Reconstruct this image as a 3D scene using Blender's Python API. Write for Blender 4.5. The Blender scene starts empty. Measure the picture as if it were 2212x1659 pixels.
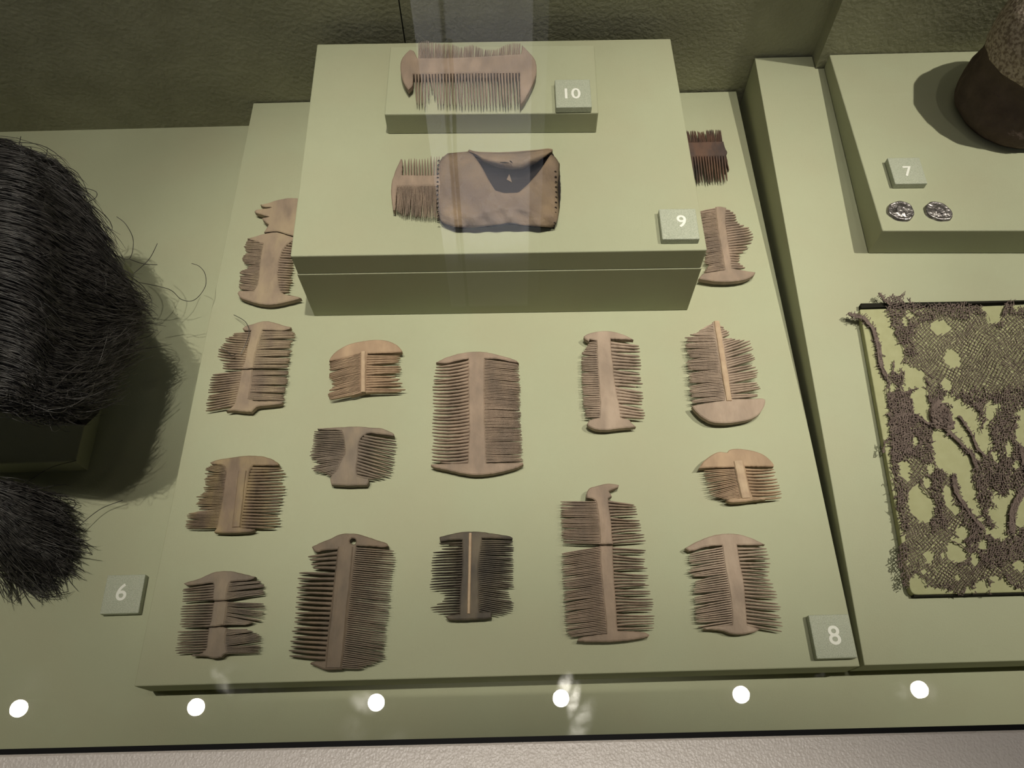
import bpy, math, random
import numpy as np
from mathutils import Vector, Matrix
from mathutils.geometry import tessellate_polygon

# ------------------------------------------------------------------ camera
W_, H_, F_ = 2212, 1659, 1725.0
CX, CY, CAMH = 1106.0, 829.5, 0.6
def _ray(x, y): return np.array([x - CX, y - CY, F_])
_dn = _ray(1120, 1735); _dn /= np.linalg.norm(_dn)
_fw = _ray(1008, -2458); _fw -= (_fw @ _dn) * _dn; _fw /= np.linalg.norm(_fw)
_up = -_dn
_rt = np.cross(_fw, _up)
def wray(x, y):
    r = _ray(x, y); return np.array([r @ _rt, r @ _fw, r @ _up])
def P(x, y, z=0.0):                      # where the sight line through a photo pixel meets the level z
    w = wray(x, y); t = (z - CAMH) / w[2]
    return np.array([w[0] * t, w[1] * t, z])
SLK = 0.040 / 0.5456                     # rise of the sloping board
def slope_z(y): return 0.031 + SLK * (y - 0.0764)
def PS(x, y, off=0.0):                   # the same on the sloping board
    w = wray(x, y); t = (0.031 + off - SLK * 0.0764 - CAMH) / (w[2] - SLK * w[1])
    return np.array([w[0] * t, w[1] * t, CAMH + w[2] * t])

scene = bpy.context.scene
C = scene.collection
cam = bpy.data.cameras.new('camera'); camo = bpy.data.objects.new('camera', cam); C.objects.link(camo)
cam.sensor_fit = 'HORIZONTAL'; cam.sensor_width = 36.0; cam.lens = F_ / W_ * 36.0
cam.clip_start = 0.01; cam.clip_end = 50
cx = Vector((_rt[0], _fw[0], _up[0])); cy = -Vector((_rt[1], _fw[1], _up[1])); cz = -Vector((_rt[2], _fw[2], _up[2]))
m = Matrix.Identity(4)
for i in range(3):
    m[i][0], m[i][1], m[i][2] = cx[i], cy[i], cz[i]
m[2][3] = CAMH
camo.matrix_world = m
scene.camera = camo

# ------------------------------------------------------------------ world, exposure, lamps
w = bpy.data.worlds.new('world'); scene.world = w; w.use_nodes = True
w.node_tree.nodes['Background'].inputs[0].default_value = (1.0, 0.96, 1.08, 1)
w.node_tree.nodes['Background'].inputs[1].default_value = 0.25
scene.view_settings.view_transform = 'Standard'
scene.view_settings.look = 'None'
scene.view_settings.gamma = 1.0
scene.view_settings.use_curve_mapping = False
scene.view_settings.exposure = 0.0

GLASS_Z = 0.28
LAMP_Z = 3.10
_k = (LAMP_Z + 0.04) / 1.64
LAMPS = [(x * _k, y * _k) for x, y in [(-0.956, 0.1866), (-0.6147, 0.1798), (-0.2685, 0.1787), (0.0872, 0.1766), (0.4344, 0.1738), (0.7791, 0.1736)]]
LPOW = [10, 15, 190, 295, 15, 425]
LAIM = [(-1.2, .3), (-0.9, .3), (-0.35, .33), (0.01, .385), (0.5, .38), (0.385, .36)]
LCONE = [12, 12, 18, 15.5, 18, 17]
for (lx, ly), p, am_, cn_ in zip(LAMPS, LPOW, LAIM, LCONE):
    ld = bpy.data.lights.new('case_lamp', 'SPOT'); lo = bpy.data.objects.new('case_lamp', ld); C.objects.link(lo)
    lo.location = (lx, ly, LAMP_Z - 0.006)
    tgt = Vector((am_[0], am_[1], 0.0)); d = tgt - lo.location
    lo.rotation_euler = d.to_track_quat('-Z', 'Y').to_euler()
    ld.energy = p; ld.spot_size = math.radians(cn_); ld.spot_blend = 1.0; ld.shadow_soft_size = 0.022
    ld.color = (1.0, 0.93, 0.82)
ld = bpy.data.lights.new('added_pillar_fill', 'SPOT'); lo = bpy.data.objects.new('added_pillar_fill', ld); C.objects.link(lo)  # added lamp without a fixture, brightens the pillar mirrored in the glass
lo.location = (0.1, 0.95, 2.9); d = Vector((-0.08, 2.2, 2.1)) - lo.location
lo.rotation_euler = d.to_track_quat('-Z', 'Y').to_euler()
ld.energy = 120; ld.spot_size = math.radians(70); ld.spot_blend = 0.5; ld.shadow_soft_size = 0.05; ld.color = (0.95, 0.96, 1.0)

ld = bpy.data.lights.new('added_rail_fill', 'SPOT'); lo = bpy.data.objects.new('added_rail_fill', ld); C.objects.link(lo)  # added lamp without a fixture, there to brighten the silver rail
lo.location = (0.0, -0.45, 3.1); d = Vector((0.0, -0.24, 0.28)) - lo.location
lo.rotation_euler = d.to_track_quat('-Z', 'Y').to_euler()
ld.energy = 210; ld.spot_size = math.radians(13); ld.spot_blend = 0.8; ld.shadow_soft_size = 0.02; ld.color = (1.0, 0.93, 0.84)

# ------------------------------------------------------------------ materials
def nodes_of(mt):
    mt.use_nodes = True
    return mt.node_tree.nodes, mt.node_tree.links, mt.node_tree.nodes['Principled BSDF']
def mat(name, c1, c2=None, scale=20, rough=0.7, bump=0.0, bscale=200, metallic=0.0, spec=0.3, stretch=(1, 1, 1), detail=6, c3=None, s3=6, mix3=0.5, bdist=0.001, sheen=0, lo=0.35, hi=0.68):
    mt = bpy.data.materials.new(name); N, L, B = nodes_of(mt)
    B.inputs['Roughness'].default_value = rough; B.inputs['Metallic'].default_value = metallic
    B.inputs['Specular IOR Level'].default_value = spec
    tc = N.new('ShaderNodeNewGeometry'); mp = N.new('ShaderNodeMapping'); mp.inputs['Scale'].default_value = stretch
    L.new(tc.outputs['Position'], mp.inputs['Vector'])
    if c2 is None: c2 = tuple(v * 0.85 for v in c1)
    nz = N.new('ShaderNodeTexNoise'); nz.inputs['Scale'].default_value = scale; nz.inputs['Detail'].default_value = detail
    L.new(mp.outputs[0], nz.inputs['Vector'])
    cr = N.new('ShaderNodeValToRGB'); cr.color_ramp.elements[0].color = (*c1, 1); cr.color_ramp.elements[1].color = (*c2, 1)
    cr.color_ramp.elements[0].position = lo; cr.color_ramp.elements[1].position = hi
    L.new(nz.outputs['Fac'], cr.inputs[0]); out = cr.outputs[0]
    if c3 is not None:
        n3 = N.new('ShaderNodeTexNoise'); n3.inputs['Scale'].default_value = s3; n3.inputs['Detail'].default_value = 3
        L.new(mp.outputs[0], n3.inputs['Vector'])
        r3 = N.new('ShaderNodeValToRGB'); r3.color_ramp.elements[0].position = 0.42; r3.color_ramp.elements[1].position = 0.66
        r3.color_ramp.elements[1].color = (mix3,) * 3 + (1,)
        L.new(n3.outputs['Fac'], r3.inputs[0])
        mx = N.new('ShaderNodeMixRGB'); mx.inputs[2].default_value = (*c3, 1)
        L.new(r3.outputs[0], mx.inputs[0]); L.new(out, mx.inputs[1]); out = mx.outputs[0]
    L.new(out, B.inputs['Base Color'])
    if bump:
        bn = N.new('ShaderNodeTexNoise'); bn.inputs['Scale'].default_value = bscale; bn.inputs['Detail'].default_value = 4
        L.new(mp.outputs[0], bn.inputs['Vector'])
        bp = N.new('ShaderNodeBump'); bp.inputs['Strength'].default_value = bump; bp.inputs['Distance'].default_value = bdist
        L.new(bn.outputs['Fac'], bp.inputs['Height']); L.new(bp.outputs[0], B.inputs['Normal'])
    return mt

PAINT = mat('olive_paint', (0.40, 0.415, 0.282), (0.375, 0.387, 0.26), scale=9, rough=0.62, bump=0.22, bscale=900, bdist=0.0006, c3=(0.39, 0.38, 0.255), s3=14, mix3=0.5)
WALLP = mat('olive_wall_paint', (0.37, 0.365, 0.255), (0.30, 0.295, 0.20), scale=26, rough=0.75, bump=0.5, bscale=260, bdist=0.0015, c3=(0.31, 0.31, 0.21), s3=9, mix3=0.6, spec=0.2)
EDGEP = mat('board_edge_paint', (0.40, 0.41, 0.25), rough=0.6, bump=0.2, bscale=800)
GAPSHADE = mat('painted_gap_shade', (0.02, 0.019, 0.014), rough=0.9, spec=0.1)  # near-black colour put in for shade under and beside the boards
RUBBER = mat('black_rubber', (0.006, 0.006, 0.006), rough=0.6, spec=0.15)
FABRIC = mat('pale_green_cloth', (0.40, 0.40, 0.23), (0.37, 0.37, 0.205), scale=160, rough=0.9, bump=0.4, bscale=2500, bdist=0.0004)
ROOMDARK = mat('dark_room_paint', (0.02, 0.02, 0.018), rough=0.9)
PILLAR = mat('pale_plaster', (0.60, 0.58, 0.59), rough=0.9, bump=0.1)
WHITE = mat('white_print', (0.86, 0.86, 0.80), (0.82, 0.82, 0.76), rough=0.5)
HAIR = mat('dark_fibre', (0.018, 0.016, 0.015), (0.070, 0.064, 0.060), scale=160, rough=0.32, spec=0.6, lo=.4, hi=.62, stretch=(1, 1, 1))
COREFILL = mat('dark_core_filler', (0.008, 0.007, 0.006), rough=0.9, spec=0.1)
BLACKM = mat('black_metal', (0.02, 0.02, 0.02), rough=0.5)

# silver powder-coated rail
SILVER = bpy.data.materials.new('silver_coated_metal'); N, L, B = nodes_of(SILVER)
B.inputs['Base Color'].default_value = (0.80, 0.73, 0.64, 1); B.inputs['Metallic'].default_value = 0.0; B.inputs['Roughness'].default_value = 0.34; B.inputs['Specular IOR Level'].default_value = 0.9
g = N.new('ShaderNodeNewGeometry'); v = N.new('ShaderNodeTexVoronoi'); v.inputs['Scale'].default_value = 900
n1 = N.new('ShaderNodeTexNoise'); n1.inputs['Scale'].default_value = 1500
L.new(g.outputs['Position'], v.inputs['Vector']); L.new(g.outputs['Position'], n1.inputs['Vector'])
ad = N.new('ShaderNodeMath'); ad.operation = 'ADD'; L.new(v.outputs['Distance'], ad.inputs[0]); L.new(n1.outputs['Fac'], ad.inputs[1])
bp = N.new('ShaderNodeBump'); bp.inputs['Strength'].default_value = 0.45; bp.inputs['Distance'].default_value = 0.0004
L.new(ad.outputs[0], bp.inputs['Height']); L.new(bp.outputs[0], B.inputs['Normal'])

# hammered grey-green label plastic
LABELM = bpy.data.materials.new('grained_label_plastic'); N, L, B = nodes_of(LABELM)
B.inputs['Roughness'].default_value = 0.33; B.inputs['Specular IOR Level'].default_value = 0.55
g = N.new('ShaderNodeNewGeometry'); v = N.new('ShaderNodeTexNoise'); v.inputs['Scale'].default_value = 1300; v.inputs['Detail'].default_value = 3
L.new(g.outputs['Position'], v.inputs['Vector'])
cr = N.new('ShaderNodeValToRGB'); cr.color_ramp.elements[0].color = (0.36, 0.39, 0.30, 1); cr.color_ramp.elements[1].color = (0.48, 0.50, 0.395, 1)
cr.color_ramp.elements[0].position = 0.35; cr.color_ramp.elements[1].position = 0.65
L.new(v.outputs['Fac'], cr.inputs[0]); L.new(cr.outputs[0], B.inputs['Base Color'])
bp = N.new('ShaderNodeBump'); bp.inputs['Strength'].default_value = 0.7; bp.inputs['Distance'].default_value = 0.0008
L.new(v.outputs['Fac'], bp.inputs['Height']); L.new(bp.outputs[0], B.inputs['Normal'])

# glass: clear, Schlick reflection, with greasy finger smears lying on it
GLASS = bpy.data.materials.new('case_glass'); GLASS.use_nodes = True
N, L = GLASS.node_tree.nodes, GLASS.node_tree.links
N.remove(N['Principled BSDF'])
out = N['Material Output']
lw = N.new('ShaderNodeLayerWeight'); lw.inputs['Blend'].default_value = 0.5
pw = N.new('ShaderNodeMath'); pw.operation = 'POWER'; pw.inputs[1].default_value = 5; L.new(lw.outputs['Facing'], pw.inputs[0])
ml = N.new('ShaderNodeMath'); ml.operation = 'MULTIPLY_ADD'; ml.inputs[1].default_value = 0.955; ml.inputs[2].default_value = 0.045
L.new(pw.outputs[0], ml.inputs[0])
tr = N.new('ShaderNodeBsdfTransparent'); gl = N.new('ShaderNodeBsdfGlossy'); gl.inputs['Roughness'].default_value = 0.0
tr.inputs['Color'].default_value = (0.985, 0.99, 0.98, 1)
mx = N.new('ShaderNodeMixShader'); L.new(ml.outputs[0], mx.inputs[0]); L.new(tr.outputs[0], mx.inputs[1]); L.new(gl.outputs[0], mx.inputs[2])
geo = N.new('ShaderNodeNewGeometry')
noi = N.new('ShaderNodeTexNoise'); noi.inputs['Scale'].default_value = 260; noi.inputs['Detail'].default_value = 6
L.new(geo.outputs['Position'], noi.inputs['Vector'])
nr = N.new('ShaderNodeMapRange'); nr.inputs[1].default_value = 0.35; nr.inputs[2].default_value = 0.7; L.new(noi.outputs['Fac'], nr.inputs[0])
SMEARS = [((474, 1470), 13, 34, -35, 1.0), ((485, 1440), 30, 14, 0, 0.2), ((790, 1517), 34, 20, 10, 0.9), ((1222, 1482), 16, 26, 20, 1.0), ((1240, 1510), 12, 34, 15, 1.0),
          ((1255, 1565), 20, 50, 28, 0.5), ((60, 1475), 42, 34, 0, 0.10), ((545, 1500), 60, 30, 0, 0.10), ((760, 1575), 30, 25, 40, 0.16), ((1960, 1490), 16, 20, 0, 0.35),
          ((2010, 1490), 16, 24, 0, 0.3), ((1777, 1457), 6, 6, 0, 0.8), ((850, 1595), 40, 16, -20, 0.14), ((1600, 1500), 24, 24, 0, 0.16), ((422, 1528), 26, 26, 0, 0.2), ((38, 1530), 26, 26, 0, 0.2)]
acc = None
for (sx, sy), ra, rb, ang, st in SMEARS:
    c0 = P(sx, sy, GLASS_Z); k = (CAMH - GLASS_Z) / CAMH * CAMH / F_ * 1.13
    mp = N.new('ShaderNodeMapping'); mp.vector_type = 'TEXTURE'
    mp.inputs['Location'].default_value = (c0[0], c0[1], GLASS_Z); mp.inputs['Rotation'].default_value = (0, 0, math.radians(-ang))
    mp.inputs['Scale'].default_value = (ra * k, rb * k, 1)
    L.new(geo.outputs['Position'], mp.inputs['Vector'])
    ln = N.new('ShaderNodeVectorMath'); ln.operation = 'LENGTH'; L.new(mp.outputs[0], ln.inputs[0])
    mr = N.new('ShaderNodeMapRange'); mr.interpolation_type = 'SMOOTHSTEP'
    mr.inputs[1].default_value = 0.25; mr.inputs[2].default_value = 1.15; mr.inputs[3].default_value = st; mr.inputs[4].default_value = 0
    L.new(ln.outputs['Value'], mr.inputs[0])
    if acc is None: acc = mr.outputs[0]
    else:
        a = N.new('ShaderNodeMath'); a.operation = 'MAXIMUM'; L.new(acc, a.inputs[0]); L.new(mr.outputs[0], a.inputs[1]); acc = a.outputs[0]
mm = N.new('ShaderNodeMath'); mm.operation = 'MULTIPLY'; L.new(acc, mm.inputs[0]); L.new(nr.outputs[0], mm.inputs[1])
m2 = N.new('ShaderNodeMath'); m2.operation = 'MULTIPLY'; m2.inputs[1].default_value = 0.075; L.new(mm.outputs[0], m2.inputs[0])
g2 = N.new('ShaderNodeBsdfGlossy'); g2.inputs['Roughness'].default_value = 0.22
mx2 = N.new('ShaderNodeMixShader'); L.new(m2.outputs[0], mx2.inputs[0]); L.new(mx.outputs[0], mx2.inputs[1]); L.new(g2.outputs[0], mx2.inputs[2])
L.new(mx2.outputs[0], out.inputs['Surface'])

LENS = bpy.data.materials.new('lit_lamp_lens'); N, L, B = nodes_of(LENS)
B.inputs['Base Color'].default_value = (1, 1, 1, 1); B.inputs['Emission Color'].default_value = (1, 0.93, 0.8, 1); B.inputs['Emission Strength'].default_value = 240

# ------------------------------------------------------------------ mesh helpers
def wloc(o):
    v = Vector((0, 0, 0))
    while o is not None: v = v + o.location; o = o.parent
    return v
def obj(name, verts, faces, material, parent=None, smooth=False, kind=None):
    me = bpy.data.meshes.new(name)
    off = wloc(parent) if parent else Vector((0, 0, 0))
    va = np.asarray(verts, dtype=float) - np.array(off)
    me.from_pydata([tuple(v) for v in va], [], [tuple(int(i) for i in f) for f in faces]); me.validate(); me.update()
    if smooth:
        me.polygons.foreach_set('use_smooth', [True] * len(me.polygons))
    me.materials.append(material)
    o = bpy.data.objects.new(name, me); C.objects.link(o)
    if parent: o.parent = parent
    if kind: o['kind'] = kind
    return o
def thing(name, label, cat, loc, group=None):
    o = bpy.data.objects.new(name, None); C.objects.link(o); o.location = loc; o.empty_display_size = 0.02
    o['label'] = label; o['category'] = cat
    if group: o['group'] = group
    return o
def tag(o, label, cat, group=None):
    o['label'] = label; o['category'] = cat
    if group: o['group'] = group
    return o
def box(x0, x1, y0, y1, z0, z1):
    v = [(x, y, z) for z in (z0, z1) for x, y in ((x0, y0), (x1, y0), (x1, y1), (x0, y1))]
    f = [(3, 2, 1, 0), (4, 5, 6, 7), (0, 1, 5, 4), (1, 2, 6, 5), (2, 3, 7, 6), (3, 0, 4, 7)]
    return v, f
def prism8(bot, top):
    f = [(3, 2, 1, 0), (4, 5, 6, 7), (0, 1, 5, 4), (1, 2, 6, 5), (2, 3, 7, 6), (3, 0, 4, 7)]
    return list(bot) + list(top), f
def soften(o, w_=0.0012, seg=2):
    b = o.modifiers.new('bevel', 'BEVEL'); b.width = w_; b.segments = seg; b.limit_method = 'ANGLE'; return o
def struct(name, vf, material):
    return obj(name, vf[0], vf[1], material, kind='structure')
def cyl(c, r0, r1, z0, z1, n=24):
    v = [(c[0] + r0 * math.cos(t), c[1] + r0 * math.sin(t), z0) for t in np.linspace(0, 2 * math.pi, n, endpoint=False)]
    v += [(c[0] + r1 * math.cos(t), c[1] + r1 * math.sin(t), z1) for t in np.linspace(0, 2 * math.pi, n, endpoint=False)]
    f = [tuple(range(n))[::-1], tuple(range(n, 2 * n))] + [(i, (i + 1) % n, n + (i + 1) % n, n + i) for i in range(n)]
    return v, f
def tube(pts, rad, n=5):                  # one bent rod
    pts = [np.array(p, float) for p in pts]; V = []; Fc = []
    rr = rad if hasattr(rad, '__len__') else [rad] * len(pts)
    for i, p in enumerate(pts):
        d = pts[min(i + 1, len(pts) - 1)] - pts[max(i - 1, 0)]; d = d / (np.linalg.norm(d) + 1e-12)
        a = np.cross(d, [0, 0, 1]);
        if np.linalg.norm(a) < 1e-4: a = np.array([1.0, 0, 0])
        a /= np.linalg.norm(a); b = np.cross(d, a)
        for k in range(n):
            t = 2 * math.pi * k / n; V.append(p + rr[i] * (a * math.cos(t) + b * math.sin(t)))
    for i in range(len(pts) - 1):
        for k in range(n):
            Fc.append((i * n + k, i * n + (k + 1) % n, (i + 1) * n + (k + 1) % n, (i + 1) * n + k))
    Fc.append(tuple(range(n))[::-1]); Fc.append(tuple(range((len(pts) - 1) * n, len(pts) * n)))
    return V, Fc
def join(*vfs):
    V = []; Fc = []
    for v, f in vfs:
        o = len(V); V += list(v); Fc += [tuple(i + o for i in q) for q in f]
    return V, Fc

# ------------------------------------------------------------------ the case
YB = 0.622
struct('floor', box(-0.80, 0.80, 0.0, YB + 0.02, -0.02, 0.0), PAINT)
seam = -0.0857
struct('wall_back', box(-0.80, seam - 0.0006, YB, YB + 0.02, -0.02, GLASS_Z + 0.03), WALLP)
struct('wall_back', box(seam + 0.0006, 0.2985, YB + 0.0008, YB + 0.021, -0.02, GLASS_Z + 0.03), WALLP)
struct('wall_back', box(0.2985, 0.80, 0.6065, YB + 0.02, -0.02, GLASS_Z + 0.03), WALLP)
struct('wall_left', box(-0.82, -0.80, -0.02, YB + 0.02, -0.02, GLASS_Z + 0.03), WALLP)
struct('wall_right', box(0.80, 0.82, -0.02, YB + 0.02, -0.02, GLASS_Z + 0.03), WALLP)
struct('wall_front', box(-0.80, 0.80, -0.02, 0.0, -0.02, GLASS_Z - 0.012), WALLP)
# glass lid, rubber strip and silver rail along its front edge (slightly askew, as in the photograph)
gA, gB = P(0, 1619, GLASS_Z), P(2212, 1565, GLASS_Z)
def yl(x): return gA[1] + (gB[1] - gA[1]) * (x - gA[0]) / (gB[0] - gA[0])
xa, xb = -0.80, 0.80
ya, yb = yl(xa), yl(xb)
gl_o = obj('window_1', *prism8([(xa, ya - 0.004, GLASS_Z - 0.006), (xb, yb - 0.004, GLASS_Z - 0.006), (xb, YB, GLASS_Z - 0.006), (xa, YB, GLASS_Z - 0.006)],
                      [(xa, ya - 0.004, GLASS_Z), (xb, yb - 0.004, GLASS_Z), (xb, YB, GLASS_Z), (xa, YB, GLASS_Z)]), GLASS, kind='structure')
gw = 0.0017
struct('trim_1', prism8([(xa, ya - gw - 0.003, GLASS_Z), (xb, yb - gw - 0.003, GLASS_Z), (xb, yb, GLASS_Z), (xa, ya, GLASS_Z)],
                        [(xa, ya - gw - 0.003, GLASS_Z + 0.0015), (xb, yb - gw - 0.003, GLASS_Z + 0.0015), (xb, yb, GLASS_Z + 0.0015), (xa, ya, GLASS_Z + 0.0015)]), RUBBER)
o = struct('trim_2', prism8([(xa, -0.12, GLASS_Z - 0.012), (xb, -0.12, GLASS_Z - 0.012), (xb, yb - gw, GLASS_Z - 0.012), (xa, ya - gw, GLASS_Z - 0.012)],
                            [(xa, -0.12, GLASS_Z + 0.002), (xb, -0.12, GLASS_Z + 0.002), (xb, yb - gw, GLASS_Z + 0.002), (xa, ya - gw, GLASS_Z + 0.002)]), SILVER)
soften(o, 0.001)

# low board under the loose combs
t = thing('display_board', 'wide flat olive display board with the loose combs lying on it', 'board', (-0.01, 0.35, 0))
xl0, xl1, xr0, xr1 = -0.2569, -0.2440, 0.2336, 0.2353
yf, ybk = 0.0764, 0.6205
o = obj('top_panel', *prism8([(xl0, yf, 0.0035), (xr0, yf - .0006, 0.0035), (xr1, ybk, 0.0035), (xl1, ybk, 0.0035)],
                             [(xl0, yf, 0.031), (xr0, yf - .0006, 0.031), (xr1, ybk, 0.031), (xl1, ybk, 0.031)]), PAINT, t); soften(o, 0.0008)
obj('gap_shade_slab', *box(xl0 + 0.012, xr0 - 0.012, yf + 0.006, ybk, 0.0002, 0.0035), GAPSHADE, t)  # dark colour paints the shade gap below the panel
# sloping board on the right
t = thing('sloping_board', 'olive board on the right that rises towards the back, under the netting', 'board', (0.5, 0.35, 0))
xs0, xs1 = 0.2366, 0.2432
def sz(y, x=0): return slope_z(y)
o = obj('top_panel', *prism8([(xs0, yf, 0.0035), (0.79, yf, 0.0035), (0.79, 0.606, 0.0035), (0.2975, 0.606, 0.0035)],
                             [(xs0, yf, 0.031), (0.79, yf, 0.031), (0.79, 0.606, sz(0.606)), (0.2975, 0.606, sz(0.606))]), PAINT, t)
# real outline: left edge drifts a little, notch at the wall step
bot = [(xs0, yf), (0.79, yf), (0.79, 0.6055), (0.298, 0.6055), (0.298, 0.6205), (xs1, 0.6205)]
def poly_slab(pts, zb, ztf):
    n = len(pts); V = [(x, y, zb) for x, y in pts] + [(x, y, ztf(x, y)) for x, y in pts]
    Fc = [tuple(range(n))[::-1], tuple(range(n, 2 * n))] + [(i, (i + 1) % n, n + (i + 1) % n, n + i) for i in range(n)]
    return V, Fc
bpy.data.objects.remove(o)
o = obj('top_panel', *poly_slab(bot, 0.0035, lambda x, y: sz(y)), PAINT, t); soften(o, 0.0006)
obj('gap_shade_slab', *box(xs0 + 0.006, 0.785, yf + 0.006, 0.604, 0.0002, 0.0035), GAPSHADE, t)  # dark again, to paint the shade below this panel

# raised block that carries comb 9 and the small block
t = thing('raised_block', 'big raised olive block in the middle with a joint along its front', 'block', (0, 0.48, 0.031))
bx0, bx1, by0f, by1f, bkL, bkR = -0.1608, 0.1532, 0.3690, 0.3650, 0.6013, 0.5975
zb_, zt_ = 0.0312, 0.1136
def ring(z, e=0.0): return [(bx0 - e, by0f - e, z), (bx1 + e, by1f - e, z), (bx1 + e, bkR + e, z), (bx0 - e, bkL + e, z)]
o = obj('lower_box', *prism8(ring(zb_, 0.0005), ring(0.0905, 0.0005)), PAINT, t); soften(o, 0.0006)
o = obj('top_panel', *prism8(ring(0.0905), ring(zt_)), PAINT, t); soften(o, 0.0010)
t = thing('small_block', 'small olive block on top of the raised block, under the upper comb', 'block', (0, 0.53, zt_))
o = obj('block_body', *prism8([(-0.0927, 0.4911, zt_ + .0001), (0.0787, 0.4868, zt_ + .0001), (0.0813, 0.5657, zt_ + .0001), (-0.0914, 0.5700, zt_ + .0001)],
                              [(-0.0927, 0.4911, 0.135), (0.0787, 0.4868, 0.135), (0.0813, 0.5657, 0.135), (-0.0914, 0.5700, 0.135)]), PAINT, t); soften(o, 0.0010)
# block at the right back with coins
t = thing('square_block', 'olive block at right back carrying the two coins and the tall brown cap', 'block', (0.5, 0.5, 0.05))
zr = 0.085
o = obj('block_body', *poly_slab([(0.3058, 0.4010), (0.72, 0.3885), (0.72, 0.6058), (0.3062, 0.6058)], 0.0, lambda x, y: zr), PAINT, t)
vs = o.data.vertices
for v_ in vs:
    if v_.co.z + 0.05 < 0.01: v_.co.z = slope_z(v_.co.y + 0.5) - 0.05 + 0.0002
soften(o, 0.0010)
# low wooden riser under the hair piece
t = thing('low_riser', 'low dark-shaded olive riser under the bundle of dark fibre', 'riser', (-0.5, 0.3, 0))
c0 = P(164, 997, 0.02); c1 = P(196, 887, 0.02)
o = obj('riser_body', *box(-0.70, float(c0[0]), float(c0[1]), 0.44, 0.0002, 0.02), PAINT, t); soften(o, 0.0008)
# board under the netting
t = thing('net_mount', 'thin cloth-covered board under the brown netting', 'board', (0.35, 0.23, 0.05))
q = [PS(1857, 668, .0062), PS(1968, 1285, .0062), PS(2212, 1279, .0062), PS(2212, 659, .0062)]
rx = 0.62
q = [np.array(q[0]), np.array(q[1]), np.array([rx, q[2][1] - 0.0005, slope_z(q[2][1]) + .0062]), np.array([rx, q[3][1], slope_z(q[3][1]) + .0062])]
q = [q[0], q[1], q[2], q[3]]
def rcorner(a, b, c, r, n=5):
    a, b, c = map(np.array, (a, b, c)); u = (a - b) / np.linalg.norm(a - b); v = (c - b) / np.linalg.norm(c - b)
    out = []
    for k in range(n + 1):
        s = k / n; out.append((b + u * r) * (1 - s) ** 2 + 2 * s * (1 - s) * b + (b + v * r) * s ** 2)
    return out
qq = rcorner(q[3], q[0], q[1], .0012) + rcorner(q[0], q[1], q[2], .005) + [q[2], q[3]]
n = len(qq)
def slabtop(pts, th):
    V = [tuple(p - np.array([0, 0, th])) for p in pts] + [tuple(p) for p in pts]; n = len(pts)
    return V, [tuple(range(n))[::-1], tuple(range(n, 2 * n))] + [(i, (i + 1) % n, n + (i + 1) % n, n + i) for i in range(n)]
o = obj('mount_panel', *slabtop(qq, 0.0060), FABRIC, t); soften(o, 0.0007)
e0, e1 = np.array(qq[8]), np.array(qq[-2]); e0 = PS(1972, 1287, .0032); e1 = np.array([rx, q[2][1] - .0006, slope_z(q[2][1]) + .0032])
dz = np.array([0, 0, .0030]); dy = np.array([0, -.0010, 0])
obj('front_shade_strip', *prism8([e0 + dy - dz, e1 + dy - dz, e1 - dy - dz, e0 - dy - dz], [e0 + dy + dz * .5, e1 + dy + dz * .5, e1 - dy + dz * .5, e0 - dy + dz * .5]), GAPSHADE, t)  # black strip painted as the shade on the board's front edge
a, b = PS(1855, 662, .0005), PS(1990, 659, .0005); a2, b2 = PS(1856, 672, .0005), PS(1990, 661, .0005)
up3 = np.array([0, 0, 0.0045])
obj('gap_shade_strip', *prism8([a2, PS(2212, 657.5, .0005), PS(2212, 655, .0005), a], [a2 + up3, PS(2212, 657.5, .0005) + up3, PS(2212, 655, .0005) + up3, a + up3]), GAPSHADE, t)  # black strip standing in for the shaded gap behind the board

# ------------------------------------------------------------------ the room above and behind (seen mirrored in the glass)
struct('ceiling', box(-9, 9, -2, 3.7, 3.3, 3.34), ROOMDARK)
struct('wall_far', box(-9, 9, 3.6, 3.66, -1.0, 3.3), ROOMDARK)
o = struct('pillar_1', box(-0.268, 0.112, 2.2, 2.5, -1.0, 3.3), PILLAR)
struct('trim_3', box(0.112, 0.165, 2.24, 2.5, -1.0, 3.3), mat('grey_plaster', (0.16, 0.16, 0.17), rough=0.9))
o = obj('hanging_cord', *tube([(-0.150, 2.10, 1.655), (-0.155, 2.10, 1.9), (-0.168, 2.10, 2.15), (-0.175, 2.10, 2.6), (-0.18, 2.10, 3.3)], 0.007, 8), BLACKM)
tag(o, 'thin black cord hanging in front of the pale pillar, mirrored in the glass', 'cord')
names = ['far left', 'second from left', 'third from left', 'third from right', 'second from right', 'far right']
for i, (lx, ly) in enumerate(LAMPS):
    t = thing('spot_lamp', 'round lit case spotlight mirrored in the glass, %s of the row of six' % names[i], 'lamp', (lx, ly, 3.30), 'row of case spotlights')
    obj('lens', *cyl((lx, ly), 0.0295, 0.0295, LAMP_Z, LAMP_Z + 0.002, 36), LENS, t)
    obj('housing', *cyl((lx, ly), 0.033, 0.05, LAMP_Z + 0.002, 3.30, 24), BLACKM, t)

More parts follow.
